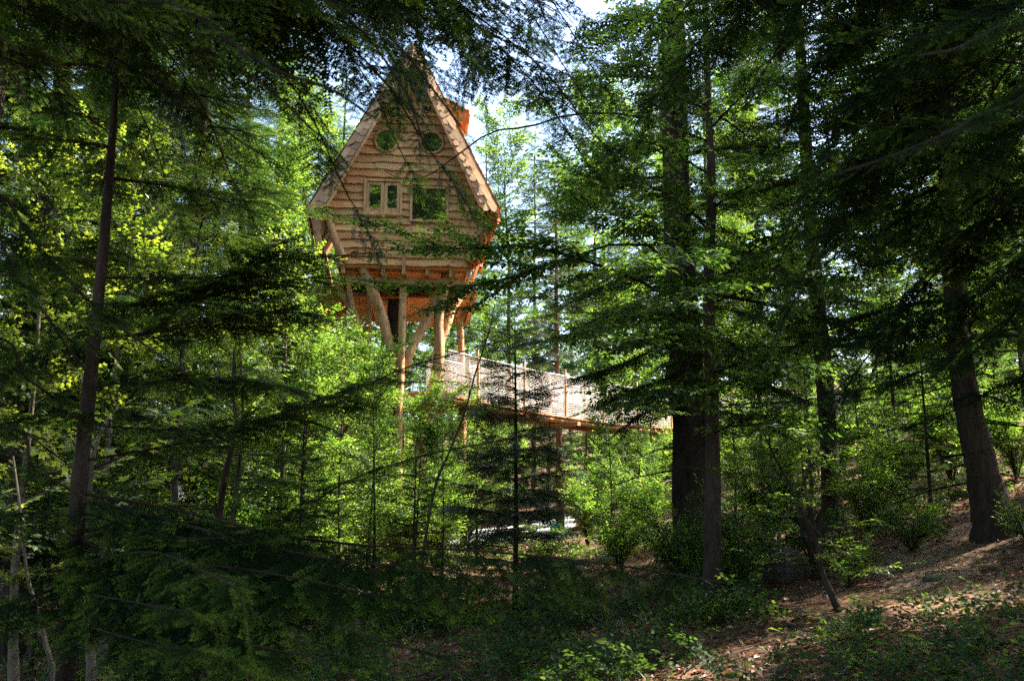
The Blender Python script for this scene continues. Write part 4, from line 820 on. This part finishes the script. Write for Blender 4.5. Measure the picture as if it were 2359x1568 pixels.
# ================================================================== SHARED TREE MESHES
def std_trunk(H, r, mat, lean=(0, 0), wob=.03, sides=12):
    fn = straight(H, lean, wob); return fn, trunk_mesh(path_of(fn, H, 16), np.linspace(r, r * .12, 20), mat, sides, .35, .5)
KIT = {}
fn, tm = std_trunk(23, .24, 'bark_dark'); KIT['fir_a'] = (tm, fir_crown(23, 2.0, 3.4, 104, 'fir_far', .95, .30, .8, .3, 6, fn, 8))
fn, tm = std_trunk(19, .2, 'bark_dark', (.01, 0)); KIT['fir_b'] = (tm, fir_crown(19, 1.2, 3.0, 94, 'fir_far', .9, .30, .85, .25, 10, fn, 4))
fn, tm = std_trunk(26, .22, 'bark_brown', (-.006, .004)); KIT['fir_c'] = (tm, fir_crown(26, 4, 3.3, 96, 'fir_xfar', 1.15, .36, .7, .3, 4, fn, 14, mat='needle_pale'))
fn, tm = std_trunk(6.5, .075, 'bark_dark', (0, 0), .01, 10); KIT['fir_s'] = (tm, fir_crown(6.5, .5, 1.6, 52, 'fir_far', .5, .15, .8, .15, 10, fn))
fn, tm = std_trunk(16, .17, 'bark_grey', (.015, 0), .12); KIT['leaf_a'] = (tm, leaf_crown(17, 2.2, 3.6, 54, 'beech_far', .75, .22, fn))
fn, tm = std_trunk(12, .12, 'bark_grey', (-.02, .01), .10); KIT['leaf_b'] = (tm, leaf_crown(12.8, 1.0, 3.0, 48, 'beech_far', .72, .21, fn))
fn, tm = std_trunk(9, .10, 'bark_pale', (.02, .0), .10); KIT['leaf_c'] = (tm, leaf_crown(9.6, 1.2, 2.2, 34, 'maple', .46, .26, fn, mat='maple'))
fn, tm = std_trunk(22, .22, 'bark_grey', (.0, .0), .15); KIT['leaf_d'] = (tm, leaf_crown(23, 3, 4.8, 64, 'beech_xfar', 1.1, .34, fn, second=3))
fn, tm = std_trunk(4.6, .04, 'bark_grey', (.03, .0), .06, 8); KIT['sap'] = (tm, leaf_crown(5, .7, 1.4, 26, 'beech_far', .5, .2, fn, r0=.007))
def shrub_mesh(seed, H, rr, n, mat='beech', lod='beech_far'):
    random.seed(seed); mb = MB()
    for k in range(n):
        az = random.uniform(0, 6.28); e = random.uniform(.25, 1.0); h = H * random.uniform(.5, 1); q = np.linspace(0, 1, 7); out = rr * e
        Pq = np.stack([np.cos(az) * out * q ** 1.2, np.sin(az) * out * q ** 1.2, h * q * (1.25 - .25 * q) - .08], 1); bough(mb, Pq, PROTO[lod], PL[lod], .48, .17, .2, 52, .05, r0=.012, nrand=.4, sides=4)
    return mb.mesh('foliage', [mat, 'twig'])
SHR = [shrub_mesh(3, 1.9, 1.0, 16), shrub_mesh(4, 2.8, 1.3, 20), shrub_mesh(5, 1.2, .8, 12, 'herb')]
random.seed(23)
def plant_kit(kit, name, label, cat, x, y, s, group=None, rot=None):
    tm, cm = KIT[kit]; o = thing(name, label, cat, (x, y, gz(x, y) - .02), random.uniform(0, 6.28) if rot is None else rot, group); o.scale = (s, s, s)
    obj('trunk', tm, o); obj('crown', cm, o); return o
LB_ = {'fir_a': ('fir_tree', 'tall dense dark fir among the trees around the treehouse clearing', 'tall firs round the clearing'),
       'fir_b': ('fir_tree', 'medium dark fir branched low to the ground round the clearing', 'low-branched firs round the clearing'),
       'fir_c': ('spruce_tree', 'tall pale spruce with bare lower trunk far behind the treehouse', 'pale spruces behind the clearing'),
       'fir_s': ('young_fir', 'bushy young fir, man-high or taller, in the undergrowth', 'bushy young firs in the undergrowth'),
       'leaf_a': ('beech_tree', 'leafy beech with grey trunk standing round the clearing', 'leafy beeches round the clearing'),
       'leaf_b': ('beech_tree', 'young beech leafy nearly to the ground in the sun', 'young beeches in the sun'),
       'leaf_c': ('maple_tree', 'small pale-barked maple with bright lobed leaves', 'small maples in the undergrowth'),
       'leaf_d': ('beech_tree', 'tall broad beech at the far edge of the wood', 'tall beeches at the far edge'),
       'sap': ('beech_sapling', 'slender leafy beech sapling in the undergrowth', 'beech saplings in the undergrowth')}
DESC = {'fir_a': 'tall dense dark fir', 'fir_b': 'dark fir branched to the ground', 'fir_c': 'tall pale-needled spruce', 'fir_s': 'bushy young fir', 'leaf_a': 'leafy grey-trunked beech', 'leaf_b': 'young beech leafy to the ground', 'leaf_c': 'small maple with bright lobed leaves', 'leaf_d': 'tall broad-crowned beech', 'sap': 'slender beech sapling'}
LANDM = [('the treehouse legs', HX0, HY), ('the rope bridge', 4.6, 25.6), ('the big thick-trunked fir', 2.55, 13), ('the sunlit path', 5.2, 11), ('the pale gravel track', .4, 28), ('the near young fir', -1.95, 4), ('the rotten snag', 3.7, 11)]
def where(x, y):
    d = sorted((math.hypot(x - a, y - b), n_, a, b) for n_, a, b in LANDM)[0]
    if d[0] > 16: return 'deep in the wood beyond ' + d[1]
    return ('right beside ' if d[0] < 2.6 else 'a few steps from ' if d[0] < 6 else 'some way off from ' if d[0] < 10.5 else 'well away from ') + d[1]
def put(kit, px, Y, s=1.0, jx=0):
    nm, lb, gr = LB_[kit]; x = (px - CX) / FPX * Y / math.cos(TILT) * .985; plant_kit(kit, nm, DESC[kit] + ' ' + where(x, Y), 'sapling' if kit == 'sap' else 'tree', x, Y, s, gr)
for a in ((420, 15, .85), (70, 11, .8), (620, 31, 1), (250, 24, 1), (1830, 40, 1.0), (2250, 38, 1), (-150, 16, .9), (2480, 14, .95), (-100, 9, .8)): put('fir_a', *a)
for a in ((540, 22, .8), (150, 30, 1), (780, 40, 1.1), (1440, 42, .85), (1110, 47, 1.05), (1650, 44, 1.1), (340, 38, 1.1), (2380, 19, .8), (330, 19, .8), (470, 17, .65), (170, 16, .75), (20, 20, .9), (2300, 28, .8)): put('fir_b', *a)
for a in ((900, 48, 1.0), (1230, 60, .95), (1400, 54, .95), (1540, 50, 1.05), (680, 54, 1.1), (440, 50, 1.1), (180, 46, 1.1), (2150, 48, 1.05), (2400, 46, 1.05), (1040, 66, 1.1), (-80, 40, 1), (2290, 55, 1.1), (1760, 58, 1.1)): put('fir_c', *a)
for a in ((680, 27, .8), (1180, 31, .8), (1370, 30, .85), (870, 36, .9), (1080, 36, .75), (1720, 38, .85), (1560, 40, .85), (2330, 34, .9)): put('leaf_a', *a)
for a in ((760, 29, .7), (1150, 33, .6), (1390, 34, .6), (1820, 35, .7), (2280, 32, .7), (920, 31, .6), (600, 24, .8), (1560, 35, .65), (2050, 34, .7), (1010, 33, .6), (1680, 36, .75), (1260, 37, .6), (1470, 37, .7)): put('leaf_b', *a)
for a in ((280, 9.5, .55), (90, 8.5, .5), (430, 11, .6), (640, 15, .6), (560, 12.5, .5), (800, 24.5, .6)): put('leaf_c', *a)
for a in ((1320, 70, 1.0), (780, 66, 1.1), (1700, 60, 1.1), (2050, 58, 1.1), (300, 60, 1.1), (2350, 56, 1.1), (1000, 80, 1.2), (1500, 76, 1.2), (550, 74, 1.2), (60, 58, 1.1), (2200, 64, 1.1)): put('leaf_d', *a)
for a in ((1010, 29, .6), (1350, 27, .7), (1470, 24, .55), (960, 12, .35), (700, 13, .5), (1100, 20, .45), (640, 18, .6), (1750, 20, .7), (320, 13, .6), (30, 14, .8), (2130, 15, .5), (1860, 21, .7), (2060, 20, .8), (1980, 27, .7), (2240, 22, .8)): put('fir_s', *a)
for a in ((800, 16, .84), (850, 15, .70), (720, 15, .8), (870, 14, .70), (960, 15, .58), (750, 18, .85), (1020, 15, .6), (1080, 22, .7), (1260, 29, .7), (1400, 17, .6), (1500, 20, .7), (1680, 15, .7), (1780, 13, .55), (1850, 18, .7), (1980, 17, .6), (690, 21, 1.1), (560, 16, .9), (250, 12, .8), (120, 10, .7), (400, 14, .9), (2100, 21, .7), (2220, 16, .6), (900, 23, .8), (1610, 26, .8), (1720, 23, .8), (1150, 27, .8), (1430, 29, .9), (1880, 26, .9), (2150, 28, .9), (2300, 24, .9)): put('sap', *a)
# firs and beeches added out of view on the right to shade the foreground
for k, x, y, s_ in (('fir_a', 9.5, 5.5, .85), ('leaf_a', 8.6, 8.5, .92), ('fir_b', 13, 2.5, .95), ('fir_b', 6.6, 4.4, .8), ('fir_a', 7.9, 6.9, .85), ('fir_b', 7.4, 2.6, .8),  ('fir_a', 15, 8, .9), ('leaf_a', 8.5, 1, .8), ('fir_b', 11.5, 14, .8), ('leaf_a', 17, 13, .8)):
    plant_kit(k, LB_[k][0], 'unseen tree added upslope of the leaf-strewn slope to shade the foreground', 'tree', x, y, s_, 'unseen shade trees upslope of the path')
# trees behind the camera, seen in the window glass; nearest beeches added as canopy shade
for k, x, y, s in (('fir_a', -2.5, -10, 1.35), ('leaf_d', 3.5, -9, 1.25), ('leaf_d', -6, -14, 1.4), ('leaf_d', .8, -16, 1.5), ('fir_a', 7, -14, 1.4), ('fir_a', -10, -9, 1.3), ('leaf_d', 5, -20, 1.5), ('fir_a', -1, -24, 1.7), ('leaf_d', -3.2, -3.4, 1.1), ('leaf_d', 3.2, -3.8, 1.15), ('leaf_d', 0, -6.5, 1.2), ('leaf_d', -7.5, 1.0, 1.0)):
    plant_kit(k, LB_[k][0], {'f': 'fir mirrored in the treehouse windows from across the clearing', 'l': 'leafy tree behind the view, for window reflections and added canopy shade'}[k[0]], 'tree', x, y, s, 'trees mirrored in the windows')

# shrubs
for i, (px, Y, k, s) in enumerate([(1420, 15, 0, .7), (1480, 18, 1, .8), (1560, 12, 0, .6), (1700, 11, 0, .65), (1760, 14, 1, .7), (1850, 12, 2, .8), (1980, 14, 0, .8), (2060, 16, 1, .8), (2180, 17, 1, .9), (2330, 16, 1, .8), (1350, 21, 1, .8), (1250, 19, 2, .9), (1010, 18, 1, 1), (930, 17, 1, 1), (850, 20, 1, 1.1), (740, 17, 1, 1.1), (640, 14, 1, 1), (560, 17, 1, 1.2), (430, 13, 0, 1.1), (300, 10, 1, .8), (180, 14, 1, 1.1), (40, 12, 1, 1), (90, 18, 1, 1.3), (360, 19, 1, 1.3), (1080, 24, 1, .7), (1400, 25, 1, 1), (1490, 29, 1, 1.1), (1600, 22, 1, 1), (1680, 28, 1, 1.2), (1800, 24, 1, 1.1), (1920, 23, 1, 1), (2020, 26, 1, 1.2), (2140, 23, 1, 1.1), (2260, 26, 1, 1.2), (960, 27, 1, 1.1), (860, 27, 1, 1.2), (690, 24, 1, 1.3), (1640, 10.6, 2, .8), (2080, 11.5, 2, .6), (2340, 10.3, 2, .5), (1930, 10.2, 2, .5)]):
    x = (px - CX) / FPX * Y / math.cos(TILT) * .985
    o = thing('shrub', ['low thin-stemmed shrub', 'tall spreading leafy shrub', 'small dense dark-leaved shrub'][k] + ' ' + where(x, Y), 'shrub', (x, Y, gz(x, Y)), random.uniform(0, 6.28), ['low shrubs', 'tall shrubs', 'small dark shrubs'][k] + ' in the undergrowth'); o.scale = (s, s, s * random.uniform(.85, 1.1)); obj('foliage', SHR[k], o)

# pale young trunks at the lower left
for pts, lb, r in (([(212, 1560, 5.2), (205, 1440, 5.2), (192, 1330, 5.2), (204, 1150, 5.2), (216, 1040, 5.2), (250, 960, 5.3)], 'pale bare young trunk just behind the near young fir', .028), ([(130, 1560, 6), (105, 1480, 6), (85, 1400, 6), (62, 1320, 6), (50, 1200, 6), (30, 1050, 6)], 'thin pale stem leaning away from the near young fir', .017)):
    b = at(*pts[0]); t = thing('ash_sapling', lb, 'sapling', (b[0], b[1], gz(b[0], b[1]))); Pq = wpath(t, pts, 22); Pq[0, 2] = -.1
    obj('trunk', trunk_mesh(Pq, np.linspace(r, r * .35, 22), 'bark_pale', 9, .2, .2), t); mb = MB()
    for k in range(7):
        i0 = 12 + k; az = k * 2.2; l = .5; bough(mb, Pq[i0] + np.stack([np.cos(az) * np.linspace(0, l, 5), np.sin(az) * np.linspace(0, l, 5), np.linspace(0, .25, 5)], 1), PROTO['maple'], .38, .3, .14, .3, 50, .05, r0=.006, sides=4)
    obj('crown', mb.mesh('crown', ['maple', 'twig']), t)
# thin curved stem before the bridge
t = tree('beech_sapling', 'very thin curved beech stem crossing in front of the rope bridge', 985, 11.5, cat='sapling')
Pq = wpath(t, [(965, 1330, 11.5), (1000, 1130, 11.5), (1035, 1040, 11.4), (1070, 950, 11.3), (1095, 860, 11.2), (1125, 770, 11.1), (1140, 700, 11)], 26); Pq[0, 2] = -.1
obj('trunk', trunk_mesh(Pq, np.linspace(.019, .005, 26), 'bark_dark', 8, .2, .2), t); mb = MB()
for k in range(12):
    i0 = 12 + k; az = k * 2.4; l = .55; bough(mb, Pq[i0] + np.stack([np.cos(az) * np.linspace(0, l, 5), np.sin(az) * np.linspace(0, l, 5), np.linspace(0, .18, 5)], 1), PROTO['beech_near'], .42, .28, .16, .3, 50, .05, r0=.005, sides=4)
obj('crown', mb.mesh('crown', ['beech', 'twig']), t)
# rotten snag and curved stem on the right
t = tree('snag', 'rotten broken snag, dark and ragged, in front of the slim fir trunk', 1880, 11.0, cat='stump')
Pq = wpath(t, [(1905, 1420, 11), (1890, 1330, 11), (1878, 1250, 11), (1850, 1195, 11), (1822, 1170, 10.9)], 12); Pq[0, 2] = -.2; mb = MB(); tube(mb, Pq, np.array([.2, .18, .17, .16, .17, .18, .19, .17, .14, .11, .08, .03]) * .62, 12, 0, .3, .45)
for k in range(7):
    a = k * .9; tube(mb, spline([Pq[6], Pq[6] + (math.cos(a) * .25, .1 * math.sin(a), .1 + .05 * k), Pq[6] + (math.cos(a) * .5, .2 * math.sin(a), .05 + .05 * k)], 5), np.linspace(.05, .008, 5), 5, 0, .3, .3)
obj('trunk', mb.mesh('trunk', ['bark_dark']), t)
t = tree('beech_sapling', 'crooked little beech stem on the leaf-strewn slope', 1940, 9.0, cat='sapling')
Pq = wpath(t, [(1950, 1450, 9), (1925, 1390, 9), (1895, 1320, 9), (1880, 1250, 9), (1850, 1180, 9), (1800, 1080, 9), (1760, 1000, 9)], 20); Pq[0, 2] = -.1
obj('trunk', trunk_mesh(Pq, np.linspace(.040, .008, 20), 'bark_dark', 8, .2, .2), t); mb = MB()
for k in range(12):
    i0 = 6 + k; az = k * 2.4; l = .8; bough(mb, Pq[i0] + np.stack([np.cos(az) * np.linspace(0, l, 6), np.sin(az) * np.linspace(0, l, 6), np.linspace(0, .12, 6)], 1), PROTO['beech_near'], .42, .30, .15, .2, 50, .05, r0=.006, sides=4)
obj('crown', mb.mesh('crown', ['beech', 'twig']), t)
# stones
def rock(name, label, px, Y, s, seed):
    x = (px - CX) / FPX * Y / math.cos(TILT) * .985; r = np.random.default_rng(seed); mb = MB(); n, m = 14, 9; v = []
    k3 = r.normal(0, 1, (6, 3)); ph = r.uniform(0, 6, 6)
    for j in range(m):
        th = math.pi * j / (m - 1)
        for i in range(n):
            a = 2 * math.pi * i / n; d = np.array([math.sin(th) * math.cos(a), math.sin(th) * math.sin(a), math.cos(th)]); q = 1 + .12 * sum(math.sin(2.2 * np.dot(k3[w_], d) + ph[w_]) for w_ in range(6)) / 2; v.append(d * q * np.array(s))
    q = [(j * n + i, (j + 1) * n + i, (j + 1) * n + (i + 1) % n, j * n + (i + 1) % n) for j in range(m - 1) for i in range(n)]; mb.quad(v, q)
    obj(name, mb.mesh(name, ['rock']), None, (x, Y, gz(x, Y) + s[2] * .35), (0, 0, 0), label, 'rock')
rock('boulder', 'dark mossy boulder in the shade beside the snag', 1790, 11.4, (.32, .3, .26), 1)
rock('stone', 'small mossy stone on the brown leaf litter', 1513, 9.2, (.12, .10, .07), 2)
rock('stone', 'low rounded stone at the edge of the sunlit path', 2120, 9.6, (.10, .10, .05), 3)
# turquoise tub
x, y = gp(1279, 25.0); t = thing('tub', 'small turquoise tub on the pale gravel beside the slender spruce', 'tub', (x, y, gz(x, y) + .02)); mb = MB(); n = 20; prf = [(0, 0), (.13, 0), (.15, .1), (.17, .24), (.18, .25), (.18, .27), (.15, .30), (.08, .33), (0, .34)]
v = [(r_ * math.cos(2 * math.pi * i / n), r_ * math.sin(2 * math.pi * i / n), z_) for r_, z_ in prf for i in range(n)]
mb.quad(v, [(j * n + i, j * n + (i + 1) % n, (j + 1) * n + (i + 1) % n, (j + 1) * n + i) for j in range(len(prf) - 1) for i in range(n)]); obj('body', mb.mesh('body', ['turq'], True), t)
mb = MB(); a = np.linspace(0, math.pi, 12); tube(mb, np.stack([.185 * np.cos(a), np.full(12, -.02), .25 + .06 * np.sin(a)], 1), .006, 5); obj('handle', mb.mesh('handle', ['rope']), t)

# ================================================================== GROUND STUFF
def scatter_leaves(n, xr, yr, size, dens, mat, name, label, tilt=.35, tint=(.45, .28), lift=.012):
    r = np.random.default_rng(hash(name) % 1000 if False else len(name)); X = r.uniform(*xr, n); Y = yr[0] + (yr[1] - yr[0]) * r.random(n) ** 1.5; keep = r.random(n) < dens(X, Y); X, Y = X[keep], Y[keep]; k = len(X)
    lv, lt = leaf_geo('quad'); an = r.uniform(0, 6.28, k); D = np.stack([np.cos(an), np.sin(an), r.normal(.05, tilt, k)], 1); D /= np.linalg.norm(D, axis=1)[:, None]; Nn = np.stack([r.normal(0, tilt, k), r.normal(0, tilt, k), np.ones(k)], 1)
    Y_ = np.cross(Nn, D); Y_ /= np.linalg.norm(Y_, axis=1)[:, None]; Z_ = np.cross(D, Y_); S = size * r.uniform(.6, 1.3, k); Mx = np.stack([D, Y_, Z_], 1) * S[:, None, None]; lv = lv * np.array([1, 1, 1.6])
    V = np.einsum('vi,nij->nvj', lv, Mx) + np.stack([X, Y, ground_z(X, Y) + lift], 1)[:, None]; T = lt[None] + (np.arange(k) * len(lv))[:, None, None]; mb = MB(); mb.add(V.reshape(-1, 3), T.reshape(-1, 3), 0, np.repeat(np.clip(r.normal(*tint, k), 0, 1), len(lv)))
    obj(name, mb.mesh(name, [mat]), label=label, cat='leaves', kind='stuff')
def nz2(X, Y, s=1.0): return .5 + .25 * (np.sin(X * 1.3 * s + 1.7 * np.sin(Y * .7 * s)) + np.sin(Y * 1.1 * s + 2.1 * np.sin(X * .5 * s + 1)))
scatter_leaves(70000, (-7, 11), (4, 22), .075, lambda X, Y: np.clip(nz2(X, Y) * 1.2 + .1, 0, 1), 'litter', 'leaf_litter', 'brown fallen beech leaves covering the forest slope')
def herbs(name, label, n, xr, yr, dens, hmax, lod, mat, spray, seed, gap_n=3):
    r = np.random.default_rng(seed); X = r.uniform(*xr, n); Y = r.uniform(*yr, n); keep = r.random(n) < dens(X, Y); X, Y = X[keep], Y[keep]; k = len(X); mb = MB(); Z = ground_z(X, Y)
    for q in range(gap_n):
        an = r.uniform(0, 6.28, k); el = r.uniform(.1, 1.0, k); D = np.stack([np.cos(an), np.sin(an), el], 1); O = np.stack([X, Y, Z + r.uniform(.0, hmax, k) * q / gap_n], 1); place(mb, PROTO[lod], O, D, np.stack([r.normal(0, .3, k), r.normal(0, .3, k), np.ones(k)], 1), spray / PL[lod] * r.uniform(.6, 1.2, k))
    obj(name, mb.mesh(name, [mat, 'twig']), label=label, cat='plants', kind='stuff')
herbs('ground_cover', 'dark green leafy plants covering the shaded foreground slope', 1000, (-3, 6.5), (3.2, 8.2), lambda X, Y: np.clip(1.15 - .28 * (Y - 4.6) + .35 * (X - 2.5) * .4 + .25 * (nz2(X, Y, 1.6) - .5), 0, 1), .28, 'beech_far', 'herb', .30, 31)
herbs('undergrowth', 'patches of sunlit low green plants over the forest floor', 2100, (-11, 13), (8.3, 27), lambda X, Y: np.clip((nz2(X, Y, .9) - .30) * 2.2, 0, .95) * np.where((X > 1.6) & (Y < 12.2), .12, 1) * np.where((np.abs(X - .6) < 2.0) & (Y > 22.5), .1, 1), .35, 'beech_far', 'herb', .36, 32)
herbs('bramble_patch', 'low green brambles and seedlings among the litter below the dark bough', 900, (-3.5, 2.6), (7.4, 13), lambda X, Y: np.clip((nz2(X * 1.7, Y * 1.5, 1.4) - .25) * 1.8, 0, 1), .4, 'beech_far', 'herb', .34, 35)
mb = MB(); r = np.random.default_rng(91)
for k in range(260):
    x, y = r.uniform(-4, 8), r.uniform(5, 15); a = r.uniform(0, 6.28); l = r.uniform(.15, .8); q = np.linspace(-.5, .5, 4) * l; xs_ = x + np.cos(a) * q + r.normal(0, .02, 4); ys_ = y + np.sin(a) * q + r.normal(0, .02, 4)
    tube(mb, np.stack([xs_, ys_, ground_z(xs_, ys_) + .02 + r.uniform(0, .03)], 1), np.linspace(.009, .004, 4) * r.uniform(.5, 1.4), 4, 0, .3)
obj('fallen_twigs', mb.mesh('fallen_twigs', ['bark_grey']), label='thin fallen twigs lying on the brown leaf litter', cat='twigs', kind='stuff')
# grass tufts
def grass(name, label, n, xr, yr, dens, seed):
    r = np.random.default_rng(seed); X = r.uniform(*xr, n); Y = r.uniform(*yr, n); k_ = r.random(n) < dens(X, Y); X, Y = X[k_], Y[k_]; k = len(X); an = r.uniform(0, 6.28, k); h = r.uniform(.08, .24, k); Z = ground_z(X, Y)
    d = np.stack([np.cos(an), np.sin(an), np.zeros(k)], 1); sd = np.stack([-np.sin(an), np.cos(an), np.zeros(k)], 1) * .006; b = np.stack([X, Y, Z - .01], 1); m_ = b + d * (h * .25)[:, None] + np.stack([0 * h, 0 * h, h * .7], 1); tp = b + d * (h * .75)[:, None] + np.stack([0 * h, 0 * h, h], 1)
    V = np.stack([b - sd, b + sd, m_ + sd * .8, m_ - sd * .8, tp], 1); T = np.array([(0, 1, 2), (0, 2, 3), (3, 2, 4)])[None] + (np.arange(k) * 5)[:, None, None]; mb = MB(); mb.add(V.reshape(-1, 3), T.reshape(-1, 3), 0, np.repeat(np.clip(r.normal(.55, .2, k), 0, 1), 5)); obj(name, mb.mesh(name, ['herb']), label=label, cat='grass', kind='stuff')
grass('grass', 'thin tufts of bright grass on the clearing floor', 22000, (-6, 12), (6, 24), lambda X, Y: np.where((X > 2.2) & (Y < 12.5), .06, 1) * np.clip((nz2(X * 1.4 + 3, Y * 1.2, 1.2) - .42) * 2.5, 0, 1), 41)

# far wood closing the view
mb = MB(); r = np.random.default_rng(77); n = 2200
ang = r.uniform(-44, 44, n) * math.pi / 180; dist = r.uniform(50, 100, n); X = dist * np.sin(ang); Y = dist * np.cos(ang); Z = ground_z(X, Y) + r.random(n) ** 1.15 * (3 + (dist - 50) * .3 + 4 * np.sin(ang * 23) + 2 * np.sin(ang * 61))
az = r.uniform(0, 6.28, n); place(mb, PROTO['beech_xfar'], np.stack([X, Y, Z], 1), np.stack([np.cos(az), np.sin(az), r.normal(0, .4, n)], 1), np.stack([r.normal(0, .5, n), r.normal(0, .5, n), np.ones(n)], 1), r.uniform(3.0, 5.2, n), r.normal(.05, .2, n))
obj('far_wood', mb.mesh('far_wood', ['beech', 'twig']), label='far hillside wood closing the view behind the clearing', cat='wood', kind='stuff')
print('TRIS', sum(len(m.polygons) for m in bpy.data.meshes))
